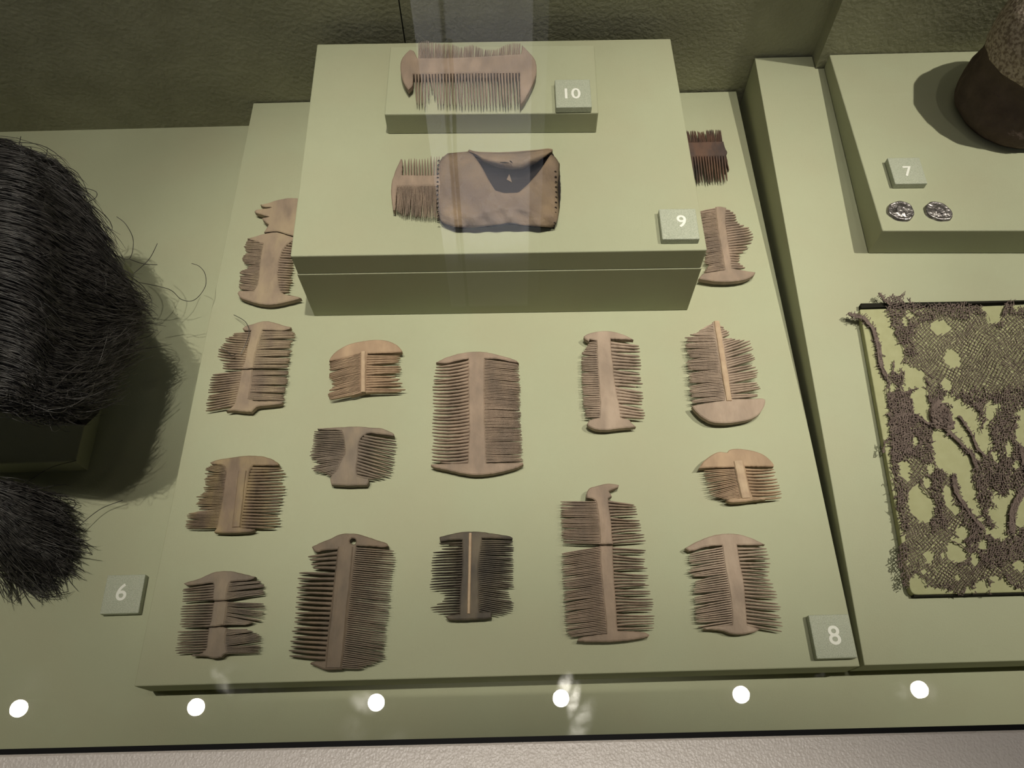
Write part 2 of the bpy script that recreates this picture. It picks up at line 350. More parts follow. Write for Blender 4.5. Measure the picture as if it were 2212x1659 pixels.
# ------------------------------------------------------------------ combs
def rng(s): return random.Random(s)
def densify(pts, step, R, jit):
    out = []
    n = len(pts)
    for i in range(n):
        a, b = pts[i], pts[(i + 1) % n]; d = math.dist(a, b); k = max(1, int(d / step))
        nx, ny = (-(b[1] - a[1]) / (d + 1e-9), (b[0] - a[0]) / (d + 1e-9))
        for j in range(k):
            s = j / k; e = 0 if j == 0 else R.uniform(-jit, jit)
            out.append((a[0] + (b[0] - a[0]) * s + nx * e, a[1] + (b[1] - a[1]) * s + ny * e))
    return out
def area(p): return 0.5 * sum(p[i][0] * p[(i + 1) % len(p)][1] - p[(i + 1) % len(p)][0] * p[i][1] for i in range(len(p)))
def smooth_poly(p, it=1):                 # cut corners, keeps sharp tips roughly
    for _ in range(it):
        q = []
        n = len(p)
        for i in range(n):
            a, b, c = p[i - 1], p[i], p[(i + 1) % n]
            v1 = (b[0] - a[0], b[1] - a[1]); v2 = (c[0] - b[0], c[1] - b[1])
            l1, l2 = math.hypot(*v1), math.hypot(*v2)
            cs = (v1[0] * v2[0] + v1[1] * v2[1]) / (l1 * l2 + 1e-9)
            if cs > 0.55:
                q.append((b[0] - v1[0] * 0.22, b[1] - v1[1] * 0.22)); q.append((b[0] + v2[0] * 0.22, b[1] + v2[1] * 0.22))
            else: q.append(b)
        p = q
    return p
def slab(pts2, z0, z1, bev, R, holes=(), jit=0.00018, step=0.0016):
    p = smooth_poly(pts2, 1); p = densify(p, step, R, jit)
    if area(p) < 0: p = p[::-1]
    loops = [(p, 1)] + [(h if area(h) < 0 else h[::-1], 1) for h in holes]
    V = []; Fc = []; tops = []; bots = []
    for lp, _ in loops:
        n = len(lp); ins = []
        for i in range(n):
            a, b, c = lp[i - 2], lp[i], lp[(i + 2) % n]
            d = (c[0] - a[0], c[1] - a[1]); l = math.hypot(*d) + 1e-9
            ins.append((b[0] - d[1] / l * bev, b[1] + d[0] / l * bev))
        o = len(V)
        V += [(x, y, z0) for x, y in lp] + [(x, y, z1 - bev * 0.9) for x, y in lp] + [(x, y, z1 - R.uniform(0, .00012)) for x, y in ins]
        for i in range(n):
            j = (i + 1) % n
            Fc.append((o + i, o + j, o + n + j, o + n + i)); Fc.append((o + n + i, o + n + j, o + 2 * n + j, o + 2 * n + i))
        tops.append((o + 2 * n, n)); bots.append((o, n))
    for grp, flip in ((tops, False), (bots, True)):
        idx = [k for o, n in grp for k in range(o, o + n)]
        ls = [[Vector(V[k]) for k in range(o, o + n)] for o, n in grp]
        for tri in tessellate_polygon(ls):
            f = tuple(idx[k] for k in tri)
            a, b, c = (V[k] for k in f)
            ccw = (b[0] - a[0]) * (c[1] - a[1]) - (b[1] - a[1]) * (c[0] - a[0]) > 0
            if ccw == flip: f = f[::-1]
            Fc.append(f)
    return V, Fc
def lerp_poly(pl, t):
    seg = [math.dist(pl[i], pl[i + 1]) for i in range(len(pl) - 1)]; T = sum(seg) * t
    for i, s in enumerate(seg):
        if T <= s or i == len(seg) - 1:
            k = min(1, T / (s + 1e-9)); return (pl[i][0] + (pl[i + 1][0] - pl[i][0]) * k, pl[i][1] + (pl[i + 1][1] - pl[i][1]) * k)
        T -= s
def tip_at(pl, t):                         # parameter runs along the first-to-last chord
    a, b = pl[0], pl[-1]; d = (b[0] - a[0], b[1] - a[1]); dd = d[0] ** 2 + d[1] ** 2
    ts = []
    last = -1e-6
    for p in pl:
        s = ((p[0] - a[0]) * d[0] + (p[1] - a[1]) * d[1]) / dd; s = max(last + 1e-6, s); ts.append(s); last = s
    for i in range(len(pl) - 1):
        if t <= ts[i + 1] or i == len(pl) - 2:
            k = (t - ts[i]) / (ts[i + 1] - ts[i] + 1e-9); k = max(0, min(1, k))
            return (pl[i][0] + (pl[i + 1][0] - pl[i][0]) * k, pl[i][1] + (pl[i + 1][1] - pl[i][1]) * k)
SEC_C = [(0.0, 1.06, 1.0), (0.10, 0.90, 1.0), (0.30, 0.72, 0.95), (0.6, 0.64, 0.8), (0.84, 0.50, 0.62), (0.96, 0.30, 0.42), (1.0, 0.12, 0.25)]
SEC_F = [(0.0, 1.05, 1.0), (0.15, 0.84, 1.0), (0.6, 0.80, 0.8), (0.92, 0.6, 0.5), (1.0, 0.25, 0.3)]
def tooth_mesh(root, tip, w0, th, zmid, bend, fine, R, wob):
    rx_, ry_ = root; tx, ty = tip; d = (tx - rx_, ty - ry_); l = math.hypot(*d) + 1e-9; u = (d[0] / l, d[1] / l); nn = (-u[1], u[0])
    V = []; Fc = []; S = SEC_F if fine else SEC_C
    ph = R.uniform(0, 6.28)
    for s, fw_, ft in S:
        c = (rx_ + d[0] * s, ry_ + d[1] * s); b = bend * 4 * s * (1 - s) + wob * math.sin(ph + s * 5) * s
        c = (c[0] + nn[0] * b, c[1] + nn[1] * b)
        hw = w0 * fw_ * 0.5; ht = th * ft * 0.5; zc = zmid - th * 0.10 * s
        if fine: pr = [(-1, -.2), (-.62, .9), (.62, .9), (1, -.2), (0, -1)]
        else: pr = [(-1, 0), (-.72, .72), (-.2, 1), (.35, .98), (.8, .66), (1, 0), (.6, -1), (-.6, -1)]
        for a, zz in pr: V.append((c[0] + nn[0] * a * hw, c[1] + nn[1] * a * hw, zc + zz * ht))
    k = len(pr)
    for i in range(len(S) - 1):
        for j in range(k): Fc.append((i * k + j, i * k + (j + 1) % k, (i + 1) * k + (j + 1) % k, (i + 1) * k + j))
    Fc.append(tuple(range(k))[::-1]); Fc.append(tuple(range((len(S) - 1) * k, len(S) * k)))
    return V, Fc
WOODC = {}
def wood(key):
    if key in WOODC: return WOODC[key]
    table = {
        'tan':   ((0.45, 0.315, 0.205), (0.36, 0.25, 0.165), (0.30, 0.205, 0.135)),
        'pink':  ((0.43, 0.33, 0.255), (0.35, 0.262, 0.20), (0.29, 0.22, 0.17)),
        'mid':   ((0.36, 0.265, 0.20), (0.285, 0.21, 0.155), (0.24, 0.18, 0.14)),
        'taupe': ((0.32, 0.24, 0.175), (0.24, 0.18, 0.135), (0.37, 0.285, 0.19)),
        'brown': ((0.225, 0.16, 0.115), (0.165, 0.12, 0.085), (0.31, 0.23, 0.13)),
        'grey':  ((0.235, 0.185, 0.145), (0.17, 0.135, 0.105), (0.29, 0.225, 0.16)),
        'dark':  ((0.18, 0.137, 0.102), (0.13, 0.10, 0.075), (0.21, 0.155, 0.11)),
        'black': ((0.10, 0.082, 0.065), (0.068, 0.056, 0.046), (0.15, 0.12, 0.085)),
        'red':   ((0.075, 0.05, 0.043), (0.05, 0.035, 0.032), (0.14, 0.075, 0.05))}
    a, b, c = table[key]
    WOODC[key] = mat('old_wood_' + key, a, b, scale=110, rough=0.68, bump=0.8, bscale=420, stretch=(1.0, 0.45, 1), c3=c, s3=70, mix3=0.95, bdist=0.0007, spec=0.35, detail=9)
    return WOODC[key]
STRIPM = mat('raised_strip_wood', (0.50, 0.37, 0.25), (0.40, 0.28, 0.19), scale=150, rough=0.6, bump=0.4, bscale=400, bdist=0.0006)
PIN = mat('clear_pin', (0.25, 0.25, 0.2), rough=0.3)

def comb(label, crop, zs, col, polys, coarse=(), fine=(), strips=(), holes=None, lift=0.003, th=0.0050, seed=1, group='loose combs on the display board'):
    ox, oy, sc = crop; R = rng(seed)
    ztop = zs + lift + th; zmid = zs + lift + th * 0.5
    def c2(p, z=ztop - 0.0006): q_ = P(ox + p[0] / sc, oy + p[1] / sc, z); return (float(q_[0]), float(q_[1]))
    allp = [c2(p) for po in polys for p in po]
    cxy = (sum(p[0] for p in allp) / len(allp), sum(p[1] for p in allp) / len(allp))
    name = 'wooden_comb'
    t = thing(name, label, 'comb', (cxy[0], cxy[1], zs), group)
    W = wood(col)
    for k, po in enumerate(polys):
        hs = []
        if holes and k == 0:
            for hx, hy, hr in holes: hs.append([c2((hx + hr * R.uniform(.85, 1.1) * math.cos(a), hy + hr * R.uniform(.85, 1.1) * math.sin(a))) for a in np.linspace(0, 6.283, 11)[:-1]])
        obj('comb_plate', *slab([c2(p) for p in po], zs + lift, ztop, 0.0008, R, hs), W, t, smooth=False)
    def side(defs, is_fine):
        acc = []
        for dct in defs:
            root, tips, n_ = dct[0], dct[1], dct[2]; cl = dct[3] if len(dct) > 3 else 0.0; bend = dct[4] if len(dct) > 4 else 0.0
            wf = dct[5] if len(dct) > 5 else 1.0
            Rw = [c2(p) for p in root]
            total = sum(math.dist(Rw[i], Rw[i + 1]) for i in range(len(Rw) - 1)); pitch = total / n_
            # clumps
            grp = []; i = 0
            while i < n_:
                g_ = R.randint(2, 5) if not is_fine else R.randint(3, 9); grp += [(i, min(n_, i + g_))] * min(g_, n_ - i); i += g_
            for i in range(n_):
                tt = (i + 0.5) / n_; a, b = grp[i]; tc_ = (a + b) / 2 / n_
                te = tt + (tc_ - tt) * cl * 0.55
                rp = lerp_poly(root, tt); tp = tip_at(tips, te + R.uniform(-.15, .15) / n_)
                tp = (rp[0] + (tp[0] - rp[0]) * R.uniform(.955, 1.01), rp[1] + (tp[1] - rp[1]) * R.uniform(.955, 1.01))
                rw = c2(rp); tw = c2(tp, zmid)
                d = (tw[0] - rw[0], tw[1] - rw[1]); l = math.hypot(*d) + 1e-9
                rw = (rw[0] - d[0] / l * 0.0011, rw[1] - d[1] / l * 0.0011)
                if l < 0.0012: continue
                vf = tooth_mesh(rw, tw, pitch * (0.99 if is_fine else 0.96) * wf * R.uniform(.94, 1.06), th * (0.86 if is_fine else .9), zmid + R.uniform(-.0002, .0001),
                                bend * 0.001 + (tt - te) * total * 0.25, is_fine, R, pitch * (0.10 if is_fine else .07))
                if is_fine: acc.append(vf)
                else: obj('tooth', *vf, W, t, smooth=True)
        if is_fine and acc: obj('fine_teeth', *join(*acc), W, t, kind='stuff')
    side(coarse, False); side(fine, True)
    for (p0, p1, wd, mt_) in strips:
        a, b = c2(p0), c2(p1); d = (b[0] - a[0], b[1] - a[1]); l = math.hypot(*d); u = (d[0] / l, d[1] / l); nn = (-u[1], u[0]); hw = wd / sc * 0.5 * 0.00036
        V = []; n_ = 9
        for i in range(n_):
            s = i / (n_ - 1); c = (a[0] + d[0] * s, a[1] + d[1] * s); j = R.uniform(.93, 1.05)
            for k, zz in ((-1.12, -.0002), (-.9, .0008), (-.4, .0011), (.4, .0011), (.9, .0008), (1.12, -.0002)): V.append((c[0] + nn[0] * k * hw * j, c[1] + nn[1] * k * hw * j, ztop + zz))
        Fc = [(i * 6 + k, (i + 1) * 6 + k, (i + 1) * 6 + k + 1, i * 6 + k + 1) for i in range(n_ - 1) for k in range(5)] + [(0, 1, 2, 3, 4, 5), tuple(range((n_ - 1) * 6, n_ * 6))[::-1]]
        obj('raised_strip', V, Fc, STRIPM if mt_ else W, t)
    # mounting pins that hold it off the board
    po = [c2(p) for p in polys[-1]]; mx_ = sum(p[0] for p in po) / len(po); my_ = sum(p[1] for p in po) / len(po)
    po0 = [c2(p) for p in polys[0]]; m0 = (sum(p[0] for p in po0) / len(po0), sum(p[1] for p in po0) / len(po0))
    for (px_, py_) in ((mx_, my_ + .002), (m0[0], m0[1] - .004)):
        obj('support_pin', *cyl((px_, py_), 0.0012, 0.0012, zs + 0.0001, zs + lift + 0.0002, 8), PIN, t)
    return t

ZP = 0.031
comb('broken taupe comb partly hidden behind the left side of the raised block', (480, 400, 5.529), ZP, 'taupe',
     [[(455, 235), (560, 212), (640, 180), (800, 150), (940, 160), (930, 620), (810, 598), (700, 560), (640, 548), (500, 562), (520, 530), (555, 470), (480, 408), (475, 395), (560, 378), (400, 330), (385, 315), (410, 290), (560, 275), (590, 262), (500, 262)],
      [(505, 578), (640, 560), (700, 572), (810, 612), (900, 630), (780, 700), (720, 780), (680, 900), (660, 1080), (690, 1270), (760, 1310), (900, 1330), (945, 1350), (700, 1410), (560, 1430), (400, 1410), (210, 1345), (182, 1290), (205, 1262), (380, 1262), (430, 1180), (450, 900), (490, 700), (300, 640)]],
     coarse=[([(740, 630), (690, 800), (650, 1000), (680, 1280)], [(870, 650), (850, 900), (850, 1020), (825, 1110), (850, 1140), (810, 1200), (800, 1285)], 22)],
     fine=[([(490, 640), (455, 900), (430, 1190), (390, 1262)], [(300, 640), (260, 730), (285, 800), (235, 870), (240, 910), (290, 960), (310, 990), (215, 1020), (190, 1070), (215, 1110), (190, 1150), (205, 1250)], 38, .3)], seed=1)
comb('weathered grey-brown comb with cracked middle, a loose dark hair lying across it', (440, 680, 7.214), ZP, 'taupe',
     [[(605, 215), (660, 165), (760, 150), (870, 110), (990, 95), (1120, 125), (1250, 170), (1362, 192), (1350, 215), (1240, 248), (1050, 240), (920, 236), (880, 340), (850, 450), (810, 600), (780, 740), (768, 832), (602, 842), (640, 720), (670, 560), (700, 400), (738, 245), (640, 245)],
      [(592, 860), (764, 850), (760, 950), (740, 1080), (720, 1200), (700, 1310), (800, 1350), (1100, 1340), (1235, 1350), (1200, 1390), (1000, 1410), (830, 1425), (770, 1480), (740, 1512), (560, 1502), (470, 1485), (345, 1500), (400, 1470), (480, 1400), (520, 1230), (560, 1040)]],
     coarse=[([(735, 255), (690, 480), (640, 700), (605, 838)], [(480, 270), (440, 330), (340, 352), (310, 440), (235, 500), (215, 570), (215, 640), (240, 700), (295, 755), (275, 820), (290, 852)], 16, .15, 0, 1.08),
             ([(595, 868), (560, 1040), (520, 1230), (490, 1410)], [(140, 915), (110, 985), (90, 1035), (80, 1110), (65, 1160), (65, 1250), (50, 1330), (30, 1385), (28, 1515)], 15, .15, 0, 1.08)],
     fine=[([(915, 250), (850, 500), (772, 830)], [(1360, 235), (1430, 290), (1420, 400), (1340, 470), (1390, 540), (1350, 620), (1350, 700), (1310, 835)], 30, .5),
           ([(766, 860), (740, 1050), (700, 1330)], [(1300, 860), (1330, 900), (1290, 950), (1320, 1000), (1310, 1070), (1270, 1110), (1290, 1160), (1250, 1250), (1270, 1320), (1240, 1350)], 28, .5)], seed=2)
comb('brown curve-backed comb with yellowish flecks and one long dark crack', (390, 970, 8.296), ZP, 'brown',
     [[(530, 245), (600, 210), (720, 180), (900, 155), (1100, 125), (1300, 115), (1480, 130), (1650, 180), (1760, 260), (1750, 292), (1300, 292), (1230, 400), (1205, 600), (1165, 850), (1120, 1100), (1080, 1400), (1340, 1445), (1250, 1485), (900, 1505), (600, 1490), (650, 1410), (700, 1150), (750, 900), (790, 600), (820, 360), (760, 285), (560, 272)]],
     coarse=[([(1300, 310), (1215, 600), (1165, 850), (1090, 1410)], [(1760, 300), (1860, 400), (1920, 470), (1800, 545), (1840, 590), (1880, 665), (1900, 735), (1900, 805), (1820, 870), (1840, 935), (1820, 995), (1790, 1065), (1770, 1130), (1750, 1180), (1780, 1240), (1770, 1310), (1810, 1370), (1680, 1430)], 20, .1, 0, 1.05)],
     fine=[([(790, 300), (780, 600), (730, 900), (650, 1410)], [(550, 280), (440, 350), (435, 440), (490, 500), (420, 530), (440, 620), (400, 700), (420, 770), (275, 860), (320, 920), (265, 990), (350, 1060), (270, 1130), (120, 1160), (105, 1230), (90, 1290), (85, 1360), (85, 1420), (160, 1470)], 42, .35)],
     strips=[((1115, 400), (1000, 1405), 130, 0)], seed=3)
comb('brown comb at the front left corner of the board, split across twice', (370, 1220, 7.9), ZP, 'grey',
     [[(210, 320), (300, 285), (450, 250), (600, 180), (740, 120), (900, 105), (1050, 110), (1200, 150), (1440, 205), (1380, 250), (1250, 275), (1020, 285), (990, 320), (960, 420), (935, 600), (740, 612), (710, 600), (715, 480), (725, 330), (700, 302), (500, 335), (260, 355)],
      [(740, 628), (930, 618), (965, 640), (940, 800), (905, 1030), (780, 1048), (640, 1060), (680, 960), (700, 800), (720, 660)],
      [(640, 1080), (860, 1056), (950, 1080), (920, 1300), (960, 1500), (880, 1540), (860, 1575), (700, 1598), (600, 1560), (330, 1545), (510, 1520), (600, 1440), (620, 1250)]],
     coarse=[([(718, 325), (705, 600)], [(190, 390), (180, 520), (190, 600), (170, 640)], 6, .1, 0, 1.05), ([(710, 640), (690, 860), (645, 1060)], [(160, 680), (150, 800), (160, 860), (150, 915), (130, 990), (135, 1045), (180, 1075)], 9, .1, 0, 1.05),
             ([(625, 1095), (610, 1250), (600, 1490)], [(105, 1130), (90, 1180), (85, 1270), (80, 1300), (80, 1380), (60, 1430), (55, 1490), (110, 1525)], 9, .1, 0, 1.05)],
     fine=[([(990, 305), (940, 600)], [(1520, 265), (1590, 350), (1580, 390), (1590, 450), (1600, 525)], 13, .6), ([(960, 630), (940, 800), (910, 1030)], [(1600, 620), (1600, 730), (1580, 820), (1570, 940), (1400, 990), (1230, 1040)], 20, .6),
           ([(940, 1085), (920, 1300), (950, 1520)], [(1250, 1085), (1380, 1130), (1490, 1170), (1540, 1230), (1530, 1370), (1510, 1470), (1500, 1530)], 20, .4)], seed=4)
comb('dark brown comb pierced by a small round hole near its top', (610, 1140, 5.185), ZP, 'dark',
     [[(330, 215), (430, 165), (540, 125), (620, 80), (700, 63), (820, 65), (920, 90), (1050, 135), (1170, 170), (1190, 205), (1110, 220), (1040, 207), (830, 202), (795, 480), (750, 850), (722, 1150), (690, 1400), (668, 1585), (480, 1592), (400, 1560), (310, 1525), (330, 1500), (478, 1490), (510, 1150), (560, 750), (590, 500), (628, 240), (450, 252), (400, 275), (350, 258)]],
     holes=[(790, 150, 36)],
     coarse=[([(622, 250), (595, 475)], [(270, 305), (300, 345), (320, 400), (350, 465)], 4, 0, 0, 1.0), ([(592, 485), (560, 750), (510, 1150), (480, 1485)], [(180, 485), (165, 600), (155, 720), (145, 830), (130, 940), (120, 1055), (105, 1170), (85, 1290), (65, 1400), (75, 1465)], 18, 0, 0, .92)],
     fine=[([(828, 215), (790, 500), (750, 850), (722, 1150), (672, 1580)], [(1245, 245), (1265, 330), (1250, 520), (1225, 600), (1215, 790), (1190, 830), (1210, 880), (1190, 1000), (1165, 1100), (1165, 1200), (1150, 1380), (1150, 1470), (1050, 1515), (860, 1585)], 58, .08)],
     strips=[((712, 215), (575, 1570), 150, 0)], seed=5, lift=.0035)
comb('light tan half comb with a smooth rounded top and raised middle strip', (680, 720, 10.05), ZP, 'tan',
     [[(310, 600), (340, 530), (420, 430), (560, 330), (720, 245), (900, 195), (1100, 160), (1300, 140), (1480, 145), (1650, 185), (1780, 250), (1860, 330), (1900, 390), (1880, 412), (1150, 437), (1125, 600), (1110, 1270), (1000, 1300), (780, 1350), (980, 1280), (985, 700), (985, 442), (700, 522), (400, 592)]],
     coarse=[([(1140, 460), (1125, 800), (1110, 1285)], [(1890, 450), (1860, 560), (1850, 650), (1900, 740), (1870, 800), (1850, 840), (1740, 930), (1880, 990), (1780, 1040), (1940, 1075), (1900, 1140), (1970, 1225), (1800, 1275)], 15, .45, 0, 1.05)],
     fine=[([(990, 450), (985, 800), (995, 1300)], [(315, 620), (300, 900), (310, 975), (370, 1000), (360, 1100), (420, 1150), (340, 1200), (280, 1300), (290, 1400), (340, 1470)], 34, .35)],
     strips=[((1055, 410), (1050, 1290), 95, 1)], seed=6, lift=.004)
comb('grey-brown comb worn to a narrow foot, just left of the largest comb', (650, 905, 9.617), ZP, 'grey',
     [[(340, 205), (600, 180), (900, 165), (1100, 155), (1300, 160), (1500, 185), (1650, 185), (1780, 230), (1930, 300), (1940, 350), (1700, 320), (1400, 280), (1250, 370), (1200, 500), (1190, 700), (1170, 900), (1150, 1050), (1180, 1190), (1400, 1240), (1410, 1300), (1370, 1370), (1000, 1385), (700, 1370), (630, 1360), (605, 1240), (640, 1160), (740, 1080), (790, 960), (860, 820), (930, 700), (900, 500), (880, 320), (820, 230), (400, 225)]],
     coarse=[([(1360, 320), (1210, 500), (1175, 900), (1180, 1215)], [(1990, 410), (1990, 540), (1980, 610), (1970, 680), (1950, 820), (1930, 960), (1930, 1020), (1900, 1120), (1900, 1190), (1700, 1225), (1500, 1265)], 14, .05, 0, .95)],
     fine=[([(850, 250), (920, 500), (935, 650), (860, 860), (700, 1140)], [(280, 240), (240, 420), (220, 560), (180, 780), (220, 840), (310, 850), (300, 940), (230, 1000), (220, 1040), (250, 1080), (380, 1110), (500, 1140), (600, 1200)], 27, .05)], seed=7)
comb('largest pale comb in the centre of the board, nearly complete', (920, 740, 5.53), ZP, 'mid',
     [[(120, 240), (230, 180), (380, 135), (520, 110), (680, 108), (820, 135), (950, 170), (1080, 210), (1110, 245), (1000, 225), (850, 190), (700, 192), (695, 400), (700, 900), (715, 1200), (720, 1440), (900, 1440), (1160, 1430), (1165, 1455), (1080, 1500), (900, 1545), (700, 1580), (560, 1580), (400, 1555), (250, 1520), (100, 1490), (58, 1465), (80, 1455), (300, 1447), (500, 1440), (510, 1200), (520, 1000), (505, 600), (510, 192), (400, 208), (250, 248)]],
     coarse=[([(508, 200), (505, 600), (520, 1000), (505, 1430)], [(110, 270), (110, 305), (90, 345), (95, 400), (85, 440), (80, 500), (80, 700), (80, 900), (75, 1100), (70, 1250), (65, 1340), (65, 1395), (210, 1440)], 30, .05, 1.1, 1.0)],
     fine=[([(700, 198), (700, 800), (717, 1432)], [(1110, 250), (1120, 380), (1130, 500), (1130, 560), (1135, 850), (1145, 1000), (1155, 1250), (1160, 1425)], 68, .15)], seed=8, lift=.0035)
comb('blackish comb with a thin pale ridge down its middle, front centre', (915, 1130, 7.54), ZP, 'black',
     [[(260, 225), (400, 190), (550, 155), (700, 138), (850, 135), (1000, 150), (1200, 180), (1400, 210), (1450, 240), (1440, 262), (1200, 250), (950, 245), (920, 500), (890, 700), (900, 1000), (900, 1300), (915, 1450), (1100, 1440), (1110, 1545), (900, 1565), (600, 1580), (400, 1572), (360, 1520), (430, 1495), (590, 1480), (590, 1200), (630, 800), (630, 275), (450, 268), (280, 300), (262, 270)]],
     coarse=[([(630, 290), (630, 800), (600, 1150), (590, 1475)], [(220, 320), (260, 350), (410, 360), (230, 385), (310, 410), (150, 480), (190, 520), (140, 560), (115, 640), (115, 690), (120, 860), (90, 985), (95, 1065), (260, 1110), (350, 1200), (290, 1290), (115, 1355), (115, 1400), (270, 1470), (340, 1505)], 28, .03, 0, .95)],
     fine=[([(940, 265), (900, 700), (915, 1440)], [(1450, 270), (1465, 350), (1470, 440), (1475, 600), (1470, 800), (1460, 930), (1470, 990), (1470, 1045), (1340, 1060), (1400, 1150), (1420, 1190), (1470, 1300), (1465, 1380), (1460, 1440), (1200, 1510)], 38, .05)],
     strips=[((762, 170), (735, 1480), 42, 1)], seed=9, lift=.0035)
comb('pinkish tan comb with wavy thick teeth right of the largest comb', (1240, 700, 6.912), ZP, 'pink',
     [[(145, 185), (200, 150), (280, 125), (400, 105), (520, 103), (640, 125), (760, 165), (890, 235), (700, 222), (545, 218), (550, 400), (580, 600), (600, 850), (640, 1050), (680, 1250), (690, 1390), (830, 1430), (850, 1470), (925, 1535), (700, 1555), (500, 1580), (350, 1580), (220, 1530), (195, 1490), (230, 1430), (380, 1395), (390, 1200), (370, 900), (350, 600), (335, 250), (230, 225), (225, 260), (150, 212)]],
     coarse=[([(548, 245), (580, 600), (600, 850), (640, 1050), (682, 1385)], [(930, 290), (990, 330), (1000, 370), (990, 430), (1010, 510), (1010, 600), (1005, 670), (1000, 740), (1010, 790), (1035, 890), (915, 940), (1035, 990), (1045, 1070), (1045, 1110), (1030, 1170), (1055, 1260), (1065, 1320), (1075, 1385), (1030, 1455)], 22, .3, 0, 1.0)],
     fine=[([(340, 255), (352, 600), (372, 900), (388, 1395)], [(230, 262), (190, 330), (110, 440), (105, 560), (110, 650), (110, 780), (110, 900), (125, 1050), (135, 1200), (160, 1280), (165, 1400)], 42, .3)], seed=10, lift=.004)
comb('pale comb with smooth half-moon lower end and raised strip, right of the others', (1465, 680, 6.634), ZP, 'pink',
     [[(490, 105), (560, 90), (580, 100), (600, 160), (640, 350), (680, 560), (710, 780), (740, 1000), (770, 1208), (1000, 1205), (1200, 1195), (1245, 1215), (1250, 1260), (1210, 1360), (1130, 1450), (1000, 1510), (800, 1545), (600, 1555), (450, 1530), (330, 1460), (240, 1370), (200, 1310), (210, 1300), (400, 1265), (660, 1225), (640, 1000), (600, 800), (550, 500), (520, 300)]],
     coarse=[([(605, 140), (640, 350), (710, 780), (770, 1200)], [(650, 135), (655, 200), (735, 240), (735, 300), (700, 335), (1045, 370), (1050, 400), (1085, 480), (1030, 530), (1110, 600), (1125, 650), (1060, 700), (1135, 760), (1150, 840), (1155, 890), (1100, 940), (1170, 1000), (1185, 1080), (1150, 1150), (1170, 1190)], 29, .4, 0, 1.05)],
     fine=[([(492, 120), (550, 500), (600, 800), (658, 1222)], [(400, 180), (320, 215), (250, 265), (60, 310), (130, 350), (90, 430), (110, 520), (160, 600), (105, 690), (140, 780), (150, 900), (155, 960), (150, 1030), (170, 1110), (190, 1180), (190, 1280)], 50, .5)],
     strips=[((548, 100), (728, 1240), 80, 1)], seed=11, lift=.0045)
comb('small light comb with domed top notched in the middle, far right row', (1495, 955, 10.533), ZP, 'tan',
     [[(150, 600), (175, 560), (260, 440), (400, 320), (600, 215), (800, 235), (830, 190), (900, 160), (1080, 150), (1300, 180), (1500, 230), (1650, 300), (1790, 420), (1860, 510), (1860, 558), (1200, 550), (1250, 800), (1320, 1100), (1385, 1275), (1700, 1290), (1400, 1330), (1100, 1365), (900, 1375), (775, 1330), (900, 1275), (1100, 1270), (1060, 1000), (1010, 700), (960, 575), (500, 575), (180, 592)]],
     coarse=[([(1205, 575), (1320, 1100), (1385, 1290)], [(1860, 590), (1930, 665), (1890, 720), (1910, 820), (1970, 870), (1950, 930), (2020, 980), (2010, 1060), (2050, 1150), (2050, 1220), (2070, 1295)], 10, .05, -.6, 1.0)],
     fine=[([(965, 600), (1010, 700), (1060, 1000), (1100, 1270)], [(230, 630), (270, 690), (270, 780), (280, 870), (350, 920), (310, 1000), (350, 1080), (390, 1180), (420, 1230), (800, 1310)], 20, .15)],
     strips=[((1040, 440), (1225, 1285), 190, 1)], seed=12, lift=.004)
comb('light pinkish comb with jagged split lower edge, beside the tile numbered 8', (1440, 1120, 4.609), ZP, 'pink',
     [[(185, 295), (280, 240), (400, 185), (520, 155), (640, 148), (760, 165), (860, 200), (940, 240), (980, 260), (700, 264), (730, 450), (770, 650), (790, 900), (802, 1060), (930, 1100), (880, 1130), (760, 1152), (640, 1148), (550, 1110), (370, 1100), (480, 1072), (650, 1060), (650, 900), (610, 620), (580, 500), (550, 268), (400, 275), (240, 330)]],
     coarse=[([(708, 278), (730, 450), (770, 650), (802, 1075)], [(980, 270), (1000, 310), (1030, 390), (1030, 430), (1040, 480), (1030, 540), (1020, 590), (1075, 640), (1080, 690), (1110, 760), (1110, 820), (1145, 900), (1120, 950), (1165, 1000), (1170, 1060), (1160, 1110), (1140, 1145)], 22, .2, 0, .9)],
     fine=[([(552, 280), (580, 500), (612, 640), (652, 1058)], [(240, 330), (225, 350), (215, 400), (225, 440), (245, 490), (215, 530), (240, 560), (300, 590), (280, 640), (262, 720), (270, 770), (280, 850), (275, 880), (280, 920), (285, 1000), (305, 1080), (370, 1100)], 34, .4)], seed=13)
